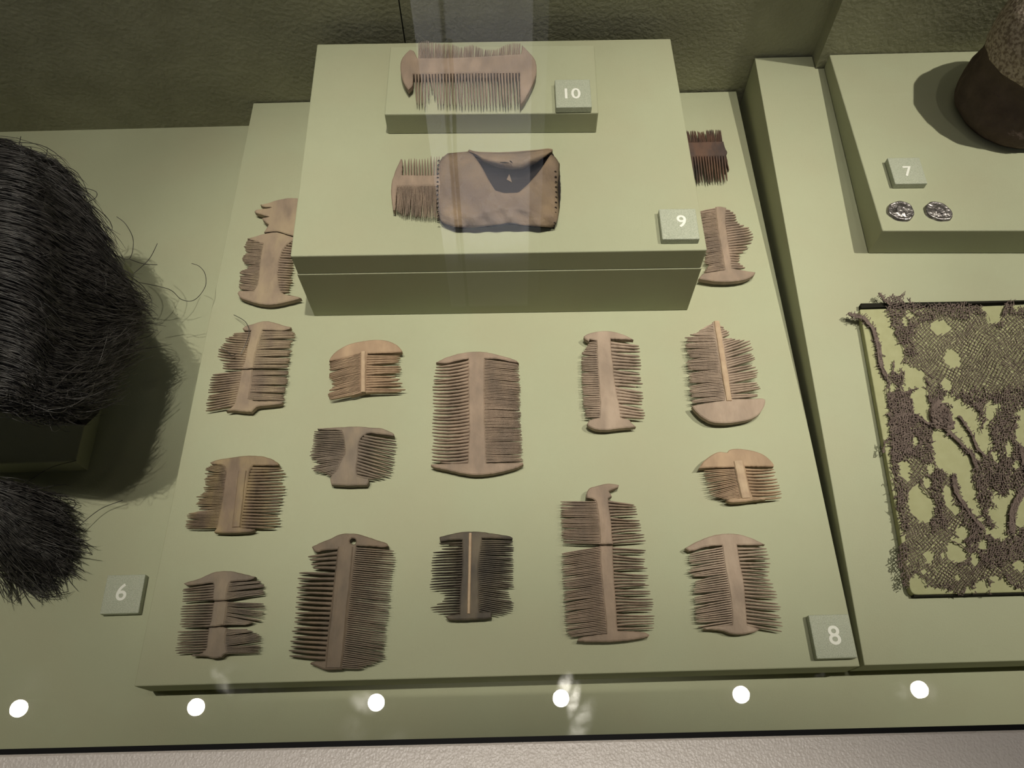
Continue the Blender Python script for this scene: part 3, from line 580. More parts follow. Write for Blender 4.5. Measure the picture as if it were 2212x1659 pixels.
comb('tallest narrow comb with curled broken top and teeth bunched in loops', (1190, 1030, 4.484), ZP, 'mid',
     [[(345, 150), (375, 105), (460, 85), (540, 65), (600, 68), (660, 80), (655, 100), (600, 120), (560, 140), (590, 190), (555, 210), (560, 300), (580, 400), (590, 560), (600, 652), (475, 653), (475, 600), (460, 400), (440, 240), (400, 210), (345, 200)],
      [(475, 668), (597, 668), (600, 800), (610, 1000), (630, 1250), (645, 1490), (900, 1500), (955, 1530), (940, 1555), (700, 1590), (450, 1600), (255, 1590), (270, 1560), (400, 1535), (540, 1520), (530, 1400), (500, 1100), (480, 850)]],
     coarse=[([(556, 218), (580, 400), (600, 648)], [(800, 245), (840, 300), (835, 350), (850, 400), (890, 480), (885, 520), (925, 600), (910, 640)], 13, .4, 0, .82), ([(600, 672), (610, 1000), (645, 1485)], [(930, 690), (920, 740), (930, 800), (900, 860), (965, 900), (960, 960), (910, 1030), (980, 1060), (960, 1120), (1000, 1190), (1000, 1240), (990, 1280), (1015, 1310), (1000, 1380), (1020, 1430), (1000, 1485)], 24, .55, 0, .82)],
     fine=[([(430, 235), (460, 400), (474, 650)], [(95, 235), (90, 360), (95, 470), (105, 540), (105, 645)], 28, .35), ([(475, 672), (500, 1100), (540, 1515)], [(105, 730), (105, 900), (110, 1020), (120, 1080), (125, 1180), (125, 1260), (130, 1340), (140, 1430), (140, 1505), (215, 1560)], 52, .4)], seed=14, lift=.004)
comb('comb with rounded lower end tucked behind the right side of the raised block', (1400, 440, 5.927), ZP, 'mid',
     [[(862, 42), (930, 35), (1000, 50), (985, 200), (1010, 400), (1040, 600), (1070, 830), (1200, 850), (1375, 880), (1340, 930), (1200, 985), (1000, 1000), (850, 995), (720, 975), (648, 960), (700, 893), (850, 870), (980, 848), (940, 600), (900, 400), (870, 200)]],
     coarse=[([(992, 60), (1010, 400), (1072, 828)], [(1030, 70), (1120, 130), (1135, 190), (1165, 250), (1290, 300), (1340, 370), (1350, 440), (1330, 520), (1250, 560), (1290, 575), (1220, 620), (1180, 660), (1170, 760), (1250, 815), (1200, 845)], 24, .05, 0, 1.0)],
     fine=[([(864, 50), (870, 200), (900, 400), (980, 845)], [(640, 90), (640, 400), (680, 560), (740, 640), (715, 750), (770, 790), (740, 830), (700, 890)], 46, .2)], seed=15, lift=.004)
comb('small reddish-black comb lying at the back right of the raised block', (1440, 240, 3.95), ZP, 'red',
     [[(80, 270), (190, 268), (485, 260), (500, 320), (520, 350), (508, 382), (230, 388), (80, 390)], [(500, 390), (512, 385), (534, 500), (526, 502)]],
     coarse=[([(90, 386), (505, 378)], [(120, 628), (270, 620), (330, 600), (350, 620), (400, 610), (470, 605), (525, 602)], 18, .05, 0, 1.05)],
     fine=[([(90, 275), (480, 264)], [(60, 172), (190, 165), (270, 165), (280, 178), (340, 160), (420, 155), (470, 160)], 34, .3)], seed=16, th=.004)
comb('brown comb sticking out of the leather pouch on the raised block', (800, 60, 3.606), zt_, 'mid',
     [[(160, 1300), (165, 1200), (200, 1100), (240, 1020), (251, 1030), (246, 1147), (440, 1150), (640, 1150), (640, 1228), (212, 1236), (203, 1300), (192, 1420), (177, 1420)]],
     coarse=[([(257, 1152), (630, 1152)], [(262, 1022), (345, 1015), (430, 1015), (470, 1000), (640, 990)], 17, 0, 0, .9)],
     fine=[([(212, 1234), (630, 1230)], [(200, 1425), (240, 1465), (300, 1470), (400, 1485), (630, 1490)], 38, .1)], seed=17, group='combs on the raised blocks')
comb('reddish-brown double comb with pointed ends on the small top block', (800, 60, 3.606), 0.135, 'mid',
     [[(232, 290), (245, 240), (280, 195), (310, 170), (342, 182), (365, 237), (700, 235), (1172, 205), (1182, 135), (1230, 185), (1280, 240), (1297, 300), (1290, 380), (1250, 470), (1200, 560), (1168, 603), (1163, 352), (700, 356), (333, 362), (330, 450), (295, 485), (260, 430), (238, 360)]],
     coarse=[([(338, 364), (1158, 354)], [(345, 590), (440, 612), (480, 480), (520, 600), (700, 612), (900, 614), (1060, 614), (1165, 602)], 34, .12, 0, .9)],
     fine=[([(368, 243), (1168, 214)], [(372, 110), (440, 100), (520, 115), (640, 125), (700, 150), (800, 130), (880, 165), (980, 170), (1050, 130), (1120, 115), (1176, 120)], 78, .2)], seed=18, lift=.004, group='combs on the raised blocks')

# ------------------------------------------------------------------ leather pouch
LEATH = mat('worn_leather', (0.26, 0.185, 0.12), (0.185, 0.135, 0.095), scale=40, rough=0.72, bump=0.9, bscale=240, c3=(0.145, 0.105, 0.082), s3=26, mix3=0.85, bdist=0.0012, detail=8, spec=0.3)
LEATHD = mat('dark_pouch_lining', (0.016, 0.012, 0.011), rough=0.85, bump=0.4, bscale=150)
pc = P(1078, 410, zt_)
pouch = thing('leather_pouch', 'stitched brown leather comb pouch with its flap gaping open', 'pouch', (float(pc[0]), float(pc[1]), zt_))
def pz(u, v, z): q_ = P(800 + u / 3.606, 60 + v / 3.606, z); return np.array(q_)
def resample(pl, n):
    out = []
    seg = [math.dist(pl[i], pl[i + 1]) for i in range(len(pl) - 1)]; tot = sum(seg)
    for k in range(n):
        T = tot * k / (n - 1); i = 0
        while i < len(seg) - 1 and T > seg[i]: T -= seg[i]; i += 1
        s = T / seg[i]; out.append((pl[i][0] + (pl[i + 1][0] - pl[i][0]) * s, pl[i][1] + (pl[i + 1][1] - pl[i][1]) * s))
    return out
def by_x(pl, xs): return np.interp(xs, [p[0] for p in pl], [p[1] for p in pl])
xs = np.linspace(0, 1, 61); M = 22
RP = rng(77)
xl = 520; xr = 1470
X = xl + (xr - xl) * xs
topc = by_x([(520, 1075), (545, 1020), (600, 978), (700, 968), (780, 962), (860, 1080), (920, 1180), (980, 1268), (1050, 1288), (1160, 1284), (1230, 1222), (1310, 1120), (1380, 1015), (1405, 985), (1440, 1010), (1470, 1060)], X)
botc = by_x([(520, 1470), (560, 1520), (650, 1555), (800, 1558), (950, 1540), (1080, 1520), (1200, 1540), (1330, 1552), (1420, 1558), (1450, 1510), (1470, 1420)], X)
V = []
for i in range(len(X)):
    for j in range(M):
        v = j / (M - 1); yv = topc[i] + (botc[i] - topc[i]) * v
        full = (yv - 965) / (1555 - 965); u = xs[i]
        puff = (max(0, 4 * u * (1 - u)) ** 0.32) * (max(0, min(1, 4 * min(1, full + .12) * (1.02 - min(1.0, full)))) ** 0.4)
        z = zt_ + 0.0022 + 0.0125 * puff + 0.0009 * math.sin(u * 21 + full * 9) * puff + 0.0007 * math.sin(u * 37 - full * 17)
        z += 0.0016 * math.exp(-((full - .80 - .06 * math.sin(u * 8)) / .05) ** 2)
        V.append(pz(X[i] + 6 * math.sin(full * 9), yv, z))
Fc = [(i * M + j, i * M + j + 1, (i + 1) * M + j + 1, (i + 1) * M + j) for i in range(len(X) - 1) for j in range(M - 1)]
o = obj('front_panel', V, Fc, LEATH, pouch, smooth=True)
s_ = o.modifiers.new('thick', 'SOLIDIFY'); s_.thickness = 0.0016; s_.offset = -1
sheet = [(545, 1020), (600, 978), (780, 962), (1000, 972), (1200, 968), (1405, 952), (1440, 1010), (1475, 1080), (1485, 1300), (1470, 1440), (1435, 1555), (1200, 1535), (1080, 1518), (950, 1540), (650, 1555), (530, 1500), (518, 1300)]
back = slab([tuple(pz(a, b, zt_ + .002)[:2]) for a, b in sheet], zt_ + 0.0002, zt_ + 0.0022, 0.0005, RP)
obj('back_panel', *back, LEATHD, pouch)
# flap
Xf = np.linspace(760, 1418, 40); ft = by_x([(760, 960), (850, 972), (1000, 976), (1150, 968), (1300, 955), (1390, 945), (1418, 952)], Xf)
fb = by_x([(760, 964), (800, 985), (880, 1045), (1000, 1092), (1100, 1105), (1190, 1102), (1290, 1058), (1370, 1000), (1418, 960)], Xf)
V = []; MF = 10
for i in range(40):
    s = i / 39
    for j in range(MF):
        v = j / (MF - 1); z = zt_ + 0.009 + 0.0085 * math.sin(math.pi * min(1, v * .8 + .12)) * (4 * s * (1 - s)) ** .5 + .0008 * math.sin(s * 17 + v * 4)
        V.append(pz(Xf[i], ft[i] + (fb[i] - ft[i]) * v, z))
Fc = [(i * MF + j, i * MF + j + 1, (i + 1) * MF + j + 1, (i + 1) * MF + j) for i in range(39) for j in range(MF - 1)]
o = obj('flap', V, Fc, LEATH, pouch, smooth=True); s_ = o.modifiers.new('thick', 'SOLIDIFY'); s_.thickness = 0.0018; s_.offset = -1
# spine behind the flap closing the pouch at the back
V = []
for i in range(40):
    a = pz(Xf[i], ft[i] + 2, zt_ + 0.0095); V += [a, (a[0], a[1] + .001, zt_ + .0015)]
o = obj('back_edge', V, [(2 * i, 2 * i + 1, 2 * i + 3, 2 * i + 2) for i in range(39)], LEATH, pouch); s_ = o.modifiers.new('thick', 'SOLIDIFY'); s_.thickness = 0.001
STITCH = mat('dark_thread', (0.03, 0.022, 0.018), rough=0.8)
def stitch(u, v, du, dv, z):
    a, b = pz(u, v, z), pz(u + du, v + dv, z - .0012); m_ = (a + b) / 2 + [0, 0, .0007]
    obj('stitch', *tube([a, m_, b], [.0004, .0006, .0004], 5), STITCH, pouch)
for k in range(15):
    v = 1035 + k * 33; stitch(541 - 10 * math.sin(k / 14 * 3.1), v, -15, 5, zt_ + .0088)
for k in range(13):
    v = 1040 + k * 40; stitch(1428 + 12 * math.sin(k / 12 * 3.1), v, 15, 5, zt_ + .0088)
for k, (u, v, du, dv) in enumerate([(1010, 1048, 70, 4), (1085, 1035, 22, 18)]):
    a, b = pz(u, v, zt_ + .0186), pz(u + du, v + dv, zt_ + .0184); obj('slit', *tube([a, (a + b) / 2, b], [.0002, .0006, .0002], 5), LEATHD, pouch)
a, b, c = pz(1062, 1180, zt_ + .004), pz(1082, 1138, zt_ + .006), pz(1104, 1205, zt_ + .004)
obj('torn_scrap', [a, b, c, a - [0, 0, .0005], b - [0, 0, .0005], c - [0, 0, .0005]], [(0, 1, 2), (5, 4, 3), (0, 3, 4, 1), (1, 4, 5, 2), (2, 5, 3, 0)], LEATH, pouch)

# ------------------------------------------------------------------ numbered tiles
def text_mesh(txt, size):
    cu = bpy.data.curves.new('t', 'FONT'); cu.body = txt; cu.size = size; cu.align_x = 'CENTER'; cu.align_y = 'CENTER'; cu.extrude = 0.00012; cu.resolution_u = 6; cu.offset = size * 0.012
    to = bpy.data.objects.new('t', cu); C.objects.link(to)
    dg = bpy.context.evaluated_depsgraph_get(); me = bpy.data.meshes.new_from_object(to.evaluated_get(dg))
    bpy.data.objects.remove(to); me.name = 'printed_number'
    xs_ = [v.co.x for v in me.vertices]; ys_ = [v.co.y for v in me.vertices]
    cxm, cym = (min(xs_) + max(xs_)) / 2, (min(ys_) + max(ys_)) / 2
    for v in me.vertices: v.co.x -= cxm; v.co.y -= cym
    return me
def tile(txt, px, z0, w_, h_, rot, label, tsize, tpx=None, th=0.006):
    c = P(px[0], px[1], z0 + th)
    t = thing('number_tile', label, 'label', (float(c[0]), float(c[1]), z0), 'numbered label tiles'); t.rotation_euler.z = math.radians(rot)
    me = bpy.data.meshes.new('tile_body'); v, f = box(-w_ / 2, w_ / 2, -h_ / 2, h_ / 2, 0.0001, th); me.from_pydata(v, [], f); me.materials.append(LABELM)
    o = bpy.data.objects.new('tile_body', me); C.objects.link(o); o.parent = t; soften(o, 0.0007)
    tm = text_mesh(txt, tsize); tm.materials.append(WHITE); n_ = bpy.data.objects.new('printed_number', tm); C.objects.link(n_); n_.parent = t
    if tpx: q_ = P(tpx[0], tpx[1], z0 + th); n_.location = (float(q_[0] - c[0]), float(q_[1] - c[1]), th + 0.00012)
    else: n_.location = (0, 0, th + 0.00012)
tile('6', (265, 1283), 0.0, 0.0285, 0.0287, 0, 'small grey-green tile printed with a white 6, on the floor below the hairpiece', 0.0172, (263, 1279))
tile('8', (1799, 1374), 0.031, 0.0278, 0.0290, 0, 'small grey-green tile printed with a white 8, at the corner of the comb board', 0.0176, (1802, 1372))
tile('9', (1467, 483), zt_, 0.0282, 0.0290, -1, 'small grey-green tile printed with a white 9, at the front right of the raised block', 0.0158, (1472, 478))
tile('10', (1238, 201), 0.135, 0.0285, 0.0310, -1, 'small grey-green tile printed with a white 10, beside the uppermost comb', 0.0158, (1237, 202))
tile('7', (1960, 368), zr, 0.0270, 0.0285, -1, 'small grey-green tile printed with a white 7, behind the two coins', 0.0150, (1961, 370))

# ------------------------------------------------------------------ coins
COIN = mat('tarnished_silver', (0.16, 0.145, 0.145), (0.42, 0.39, 0.38), scale=170, rough=0.33, metallic=0.9, bump=0.8, bscale=380, bdist=0.001, spec=0.5)
def coin(px, label, seed, a=0.0107, b=0.0100, rot=0.0):
    R = rng(seed); c = P(px[0], px[1], zr + .0012)
    t = thing('silver_coin', label, 'coin', (float(c[0]), float(c[1]), zr), 'pair of coins on the right-hand block')
    nr_, nt = 14, 48; V = []
    lumps = [(R.uniform(-.5, .5), R.uniform(-.5, .5), R.uniform(.12, .3), R.uniform(.3, 1)) for _ in range(9)]
    rad = [1 + 0.035 * math.sin(3 * th_ + seed) + .02 * math.sin(7 * th_ + 2 * seed) for th_ in np.linspace(0, 2 * math.pi, nt, endpoint=False)]
    for i in range(nr_ + 1):
        r = i / nr_
        for k in range(nt):
            th_ = 2 * math.pi * k / nt; x, y = r * math.cos(th_) * rad[k], r * math.sin(th_) * rad[k]
            h = sum(amp * math.exp(-((x - lx_) ** 2 + (y - ly_) ** 2) / s2 ** 2) for lx_, ly_, s2, amp in lumps) * .0007
            h += .0005 * math.exp(-((r - .9) / .06) ** 2) + (.00035 if .7 < r < .82 and k % 3 == 0 else 0)
            if r > .96: h -= .0006
            ca, sa = math.cos(rot), math.sin(rot); X_, Y_ = x * a, y * b
            V.append((c[0] + X_ * ca - Y_ * sa, c[1] + X_ * sa + Y_ * ca, zr + .0022 + h))
    base = len(V)
    for k in range(nt): p_ = V[nr_ * nt + k]; V.append((p_[0], p_[1], zr + .0001))
    Fc = [(i * nt + k, i * nt + (k + 1) % nt, (i + 1) * nt + (k + 1) % nt, (i + 1) * nt + k) for i in range(nr_) for k in range(nt)]
    Fc = [f[::-1] for f in Fc]
    Fc += [(nr_ * nt + k, nr_ * nt + (k + 1) % nt, base + (k + 1) % nt, base + k)[::-1] for k in range(nt)] + [tuple(range(base, base + nt))]
    obj('coin_disc', V, Fc, COIN, t, smooth=True)
    # raised head in profile
    hp = [(-.35, -.5), (-.05, -.45), (.1, -.25), (.28, -.2), (.25, -.02), (.38, .05), (.25, .2), (.22, .42), (-.05, .55), (-.35, .45), (-.5, .15), (-.4, -.15)]
    if seed == 2: hp = [(-.5, .1), (-.2, .3), (.1, .2), (.4, .3), (.5, 0), (.2, -.15), (.3, -.5), (.05, -.3), (-.1, -.5), (-.25, -.15)]
    ca, sa = math.cos(rot + .3), math.sin(rot + .3)
    obj('raised_relief', *slab([(c[0] + (x * ca - y * sa) * a * .8, c[1] + (x * sa + y * ca) * b * .8) for x, y in hp], zr + .0018, zr + .0034, .0006, R, jit=.00008), COIN, t)
coin((1946, 456), 'tarnished silver coin on the left of the pair, worn portrait in relief', 5)
coin((2027, 457), 'tarnished silver coin on the right of the pair, chipped oval edge', 2, .0112, .0092, -.55)

# ------------------------------------------------------------------ tall brown cap (shaggy at the top)
FELT = mat('brown_felt', (0.125, 0.095, 0.075), (0.08, 0.06, 0.048), scale=60, rough=0.95, bump=1.0, bscale=300, bdist=0.002, spec=0.1, c3=(0.11, 0.075, 0.06), s3=20)
SHAG = mat('pale_worn_felt', (0.50, 0.42, 0.34), (0.22, 0.17, 0.135), scale=380, rough=0.95, bump=1.0, bscale=420, bdist=0.002, spec=0.1, lo=.42, hi=.6)
bc = (0.4490, 0.5270)
cap = thing('conical_cap', 'tall dark brown felt cap with a pale shaggy top, standing on the block', 'cap', (bc[0], bc[1], zr))
RC = rng(5)
from mathutils import noise as mnoise
def cap_rings(h0, h1, n_, extra=0.0):
    V = []; K = 72
    prof = [(0, .044), (.006, .0495), (.014, .052), (.026, .0515), (.040, .050), (.048, .0505), (.058, .0525), (.075, .053), (.095, .050), (.115, .044), (.135, .034), (.150, .020), (.158, .004)]
    for i in range(n_):
        h = h0 + (h1 - h0) * i / (n_ - 1); r = np.interp(h, [p[0] for p in prof], [p[1] for p in prof])
        lean = (0.010 * h / .15, 0.010 * h / .15)
        for k in range(K):
            a = 2 * math.pi * k / K
            nz_ = mnoise.noise(Vector((math.cos(a) * 1.5, math.sin(a) * 1.5, h * 28))) * .0035 + mnoise.noise(Vector((math.cos(a) * 6, math.sin(a) * 6, h * 120))) * .0012
            rr = r + (nz_ if h > .004 else nz_ * .3) + extra * (0.6 + 0.4 * mnoise.noise(Vector((math.cos(a) * 9, math.sin(a) * 9, h * 200))))
            V.append((bc[0] + lean[0] + rr * math.cos(a), bc[1] + lean[1] + rr * .98 * math.sin(a), zr + 0.0004 + h))
    Fc = [(i * K + k, i * K + (k + 1) % K, (i + 1) * K + (k + 1) % K, (i + 1) * K + k) for i in range(n_ - 1) for k in range(K)]
    Fc += [tuple(range(K))[::-1], tuple(range((n_ - 1) * K, n_ * K))]
    return V, Fc
obj('cap_brim', *cap_rings(0.0, 0.064, 26), FELT, cap, smooth=True)
obj('cap_crown', *cap_rings(0.058, 0.158, 44, .0008), SHAG, cap, smooth=True)

# ------------------------------------------------------------------ bundle of dark fibre (hair piece)
def strands(guides, count, seed, rad, curl, spread, nseg=16, stray=0.05):
    rg = np.random.default_rng(seed)
    G = []
    for g_ in guides:
        pts = np.array([P(x, y, z) for x, y, z in g_]); G.append(pts)
    G = np.array(G); ng, npnt = G.shape[:2]
    ncl = max(20, count // 16); cid = rg.integers(0, ncl, count); tcl = rg.random(ncl) * (ng - 1)
    t = np.clip(tcl[cid] + rg.normal(0, .09, count), 0, ng - 1.001); i0 = np.minimum(t.astype(int), ng - 2); fr = (t - i0)[:, None, None]
    Q = G[i0] * (1 - fr) + G[i0 + 1] * fr                       # count,npnt,3
    depth = rg.random(count) ** 1.5
    Q[:, :, 2] -= (depth * spread)[:, None] * np.linspace(.5, 1, npnt)[None]
    # length variation
    L_ = np.where(rg.random(count) < .6, rg.uniform(.86, 1.0, count), rg.uniform(.35, .9, count))
    st_ = rg.random(count) < stray
    L_ = np.where(st_, rg.uniform(.95, 1.07, count), L_)
    s0 = np.where(rg.random(count) < .35, rg.uniform(0, .45, count), 0)
    s = s0[:, None] + (L_ - s0)[:, None] * np.linspace(0, 1, nseg)[None]   # param 0..1 over control polygon
    # Catmull-ish interpolation with extrapolation
    x = s * (npnt - 1); k = np.clip(x.astype(int), 0, npnt - 2); f = (x - k)[..., None]
    ar = np.arange(count)[:, None]
    p1, p2 = Q[ar, k], Q[ar, k + 1]; p0 = Q[ar, np.maximum(k - 1, 0)]; p3 = Q[ar, np.minimum(k + 2, npnt - 1)]
    m1, m2 = (p2 - p0) / 2, (p3 - p1) / 2
    pts = (2 * f ** 3 - 3 * f ** 2 + 1) * p1 + (f ** 3 - 2 * f ** 2 + f) * m1 + (-2 * f ** 3 + 3 * f ** 2) * p2 + (f ** 3 - f ** 2) * m2
    ph = rg.uniform(0, 6.28, (count, 1, 3)); fq = rg.uniform(3, 9, (count, 1, 3)); am = rg.normal(0, 1, (count, 1, 3)) * curl
    cph = rg.uniform(0, 6.28, (ncl, 1, 3))[cid]; cam_ = rg.normal(0, 1, (ncl, 1, 3))[cid] * curl * 1.5; cfq = rg.uniform(2, 6, (ncl, 1, 3))[cid]
    am = am * np.where(st_, 2.2, 1)[:, None, None]
    ss = np.linspace(0, 1, nseg)[None, :, None]
    pts = pts + cam_ * np.sin(cph + cfq * ss) * (0.2 + ss ** 1.5) + am * np.sin(ph + fq * ss) * (0.25 + ss ** 1.5) + rg.normal(0, curl * .9, (count, 1, 3))
    pts[..., 2] = np.maximum(pts[..., 2], 0.0012)
    d = np.gradient(pts, axis=1); d /= np.linalg.norm(d, axis=2, keepdims=True) + 1e-9
    up_ = np.array([0.1, 0.05, 1.0]); a = np.cross(d, up_); a /= np.linalg.norm(a, axis=2, keepdims=True) + 1e-9; b = np.cross(d, a)
    taper = np.minimum(1, (1.08 - np.linspace(0, 1, nseg)) * 4)[None, :, None]
    R_ = rad * rg.uniform(.7, 1.25, (count, 1, 1)) * taper
    V = np.stack([pts + R_ * (a * math.cos(q_) + b * math.sin(q_)) for q_ in (0, 2.094, 4.189)], axis=2).reshape(-1, 3)
    ci = np.arange(count)[:, None, None] * nseg * 3; si = np.arange(nseg - 1)[None, :, None] * 3; kk = np.arange(3)[None, None]
    A = ci + si + kk; B_ = ci + si + (kk + 1) % 3
    Fq = np.stack([A, B_, B_ + 3, A + 3], axis=-1).reshape(-1, 4)
    return V, Fq
def big_mesh(name, V, Fq, material, parent, kind='stuff'):
    me = bpy.data.meshes.new(name); off = np.array(wloc(parent)); V = V - off
    me.vertices.add(len(V)); me.vertices.foreach_set('co', V.astype(np.float32).ravel())
    me.loops.add(Fq.size); me.loops.foreach_set('vertex_index', Fq.astype(np.int32).ravel())
    me.polygons.add(len(Fq)); me.polygons.foreach_set('loop_start', np.arange(0, Fq.size, 4, dtype=np.int32)); me.polygons.foreach_set('loop_total', np.full(len(Fq), 4, dtype=np.int32))
    me.update(calc_edges=True); me.validate(); me.polygons.foreach_set('use_smooth', np.ones(len(Fq), bool)); me.materials.append(material)
    o = bpy.data.objects.new(name, me); C.objects.link(o); o.parent = parent
    if kind: o['kind'] = kind
    return o
hair = thing('fibre_hairpiece', 'shaggy dark hairpiece of long wiry plant fibre at the left edge', 'hairpiece', (-0.42, 0.34, 0.02))
GU = [[(-600, 250, .15), (-60, 300, .155), (40, 322, .15), (105, 350, .135), (150, 400, .12)],
      [(-600, 300, .17), (-20, 335, .165), (80, 380, .15), (155, 430, .135), (200, 490, .115)],
      [(-600, 380, .185), (-20, 400, .18), (110, 460, .155), (195, 530, .13), (248, 600, .11)],
      [(-600, 450, .19), (-20, 490, .18), (140, 560, .15), (235, 610, .125), (298, 650, .10)],
      [(-600, 520, .19), (-20, 590, .18), (120, 665, .15), (220, 690, .12), (300, 678, .10)],
      [(-600, 600, .185), (-20, 680, .175), (100, 748, .15), (190, 765, .125), (270, 722, .105)],
      [(-600, 680, .18), (-20, 760, .17), (85, 822, .15), (160, 832, .135), (228, 792, .118)],
      [(-600, 740, .175), (-30, 815, .165), (65, 850, .15), (125, 860, .14), (185, 842, .128)],
      [(-600, 790, .17), (-40, 860, .16), (20, 856, .15), (70, 864, .145), (125, 862, .138)]]
V, Fq = strands(GU, 6500, 3, 0.00028, 0.0027, 0.022, 20)
big_mesh('upper_strands', V, Fq, HAIR, hair)
GL = [[(-120, 1020, .05), (-20, 1035, .045), (50, 1050, .035), (100, 1070, .025), (140, 1090, .015)],
      [(-120, 1040, .05), (-10, 1070, .045), (60, 1105, .035), (120, 1130, .022), (165, 1150, .012)],
      [(-120, 1060, .05), (-20, 1110, .042), (50, 1165, .03), (110, 1200, .018), (150, 1230, .008)],
      [(-120, 1090, .05), (-30, 1150, .04), (30, 1215, .025), (70, 1255, .012), (110, 1290, .005)],
      [(-120, 1120, .045), (-60, 1170, .035), (-30, 1220, .02), (0, 1260, .01), (20, 1290, .004)]]
V, Fq = strands(GL, 1000, 8, 0.00030, 0.0026, 0.018, 14, .1)
big_mesh('lower_strands', V, Fq, HAIR, hair)
# dark core added under the loose strands to darken gaps and deepen shadow
def core(guides, drop, keep, floor_z=None):
    G = np.array([[P(x, y, z) for x, y, z in g_] for g_ in guides]); V = []; ng = len(G); k = 0
    rows = []
    for gi in range(ng):
        pl = G[gi]; row = [pl[0]] + [pl[i] for i in range(1, keep)]; row[-1] = row[-2] + (row[-1] - row[-2]) * .8; rows.append(row)
    mid = rows[len(rows) // 2]
    for gi in (0, ng - 1): rows[gi] = [p * .8 + q_ * .2 for p, q_ in zip(rows[gi], mid)]
    n_ = len(rows[0])
    for row in rows:
        for p in row: V.append((p[0], p[1], p[2] - drop))
    for row in rows:
        for p in row: V.append((p[0], p[1], max(0.021, p[2] - drop - .03)))
    Fc = []; o = ng * n_
    for i in range(ng - 1):
        for j in range(n_ - 1):
            a = i * n_ + j; Fc.append((a, a + 1, a + n_ + 1, a + n_)); Fc.append((o + a, o + a + n_, o + a + n_ + 1, o + a + 1))
    for i in range(ng - 1):
        a = i * n_ + n_ - 1; Fc.append((a, o + a, o + a + n_, a + n_)); a = i * n_; Fc.append((a, a + n_, o + a + n_, o + a))
    for j in range(n_ - 1):
        Fc.append((j, o + j, o + j + 1, j + 1)); a = (ng - 1) * n_ + j; Fc.append((a, a + 1, o + a + 1, o + a))
    return V, Fc
o = obj('dark_filler_core', *core(GU, .014, 4), COREFILL, hair, smooth=True)
# single stray hairs
def stray(pts, r=.00028, nm='stray_hair'):
    Q = [P(*p) for p in pts]; out = []
    for i in range(len(Q) - 1):
        p0, p1, p2, p3 = Q[max(i - 1, 0)], Q[i], Q[i + 1], Q[min(i + 2, len(Q) - 1)]
        for k in range(6):
            f = k / 6; m1, m2 = (p2 - p0) / 2, (p3 - p1) / 2
            out.append((2 * f ** 3 - 3 * f ** 2 + 1) * p1 + (f ** 3 - 2 * f ** 2 + f) * m1 + (-2 * f ** 3 + 3 * f ** 2) * p2 + (f ** 3 - f ** 2) * m2)
    out.append(Q[-1]); obj(nm, *tube(out, r, 5), HAIR, hair)
for s_ in [[(300, 610, .085), (365, 625, .07), (392, 647, .06), (420, 648, .055), (443, 620, .05), (443, 592, .05), (430, 575, .05), (414, 569, .05)],
           [(240, 545, .09), (278, 560, .09), (288, 520, .095), (272, 485, .1), (252, 468, .1)],
           [(290, 590, .08), (322, 560, .08), (340, 526, .08)], [(280, 560, .09), (310, 570, .085), (340, 572, .08)],
           [(180, 440, .1), (206, 428, .1), (207, 414, .1), (180, 405, .1)],
           [(35, 340, .14), (42, 310, .14), (45, 295, .14)], [(90, 345, .13), (100, 335, .13), (102, 322, .13)],
           [(0, 1072, .03), (60, 1040, .03), (110, 1010, .028), (165, 995, .025)],
           [(150, 1155, .012), (180, 1128, .010), (220, 1098, .008), (265, 1081, .008)],
           [(30, 1300, .004), (60, 1275, .005), (100, 1285, .005), (148, 1278, .003)],
           [(505, 680, .036), (530, 695, .041), (538, 716, .042), (532, 740, .042), (520, 765, .0415)],
           [(478, 752, .041), (492, 760, .042), (500, 768, .042), (512, 764, .042)],
           [(230, 790, .08), (268, 775, .075), (302, 765, .07)], [(200, 830, .075), (240, 838, .07), (262, 848, .065)]]:
    stray(s_)

# ------------------------------------------------------------------ netting
NET = mat('purple_brown_yarn', (0.215, 0.165, 0.145), (0.15, 0.112, 0.10), scale=200, rough=0.9, bump=1.0, bscale=700, bdist=0.0012, spec=0.15)
net = thing('knotted_net', 'fragment of purplish brown knotted netting full of holes', 'net', (0.33, 0.25, 0.05))
def inpoly(x, y, poly):
    c = False; j = len(poly) - 1
    for i in range(len(poly)):
        xi, yi = poly[i]; xj, yj = poly[j]
        if (yi > y) != (yj > y) and x < (xj - xi) * (y - yi) / (yj - yi + 1e-12) + xi: c = not c
        j = i
    return c
U = [(230, 80), (262, 100), (300, 88), (357, 76), (350, 120), (372, 130), (384, 98), (405, 128), (450, 135), (600, 128), (640, 126), (745, 145), (768, 200), (800, 235), (835, 215), (850, 130), (895, 112), (905, 165), (925, 150), (1060, 150), (1060, 640), (949, 640), (900, 660), (860, 668), (830, 640), (790, 610), (750, 620), (762, 700), (745, 755), (728, 785), (735, 700), (712, 655), (650, 622), (600, 582), (565, 570), (545, 600), (575, 650), (600, 720), (606, 748), (560, 757), (500, 722), (480, 640), (468, 560), (452, 462), (398, 448), (352, 425), (345, 340), (310, 290), (290, 240), (272, 180), (255, 125)]
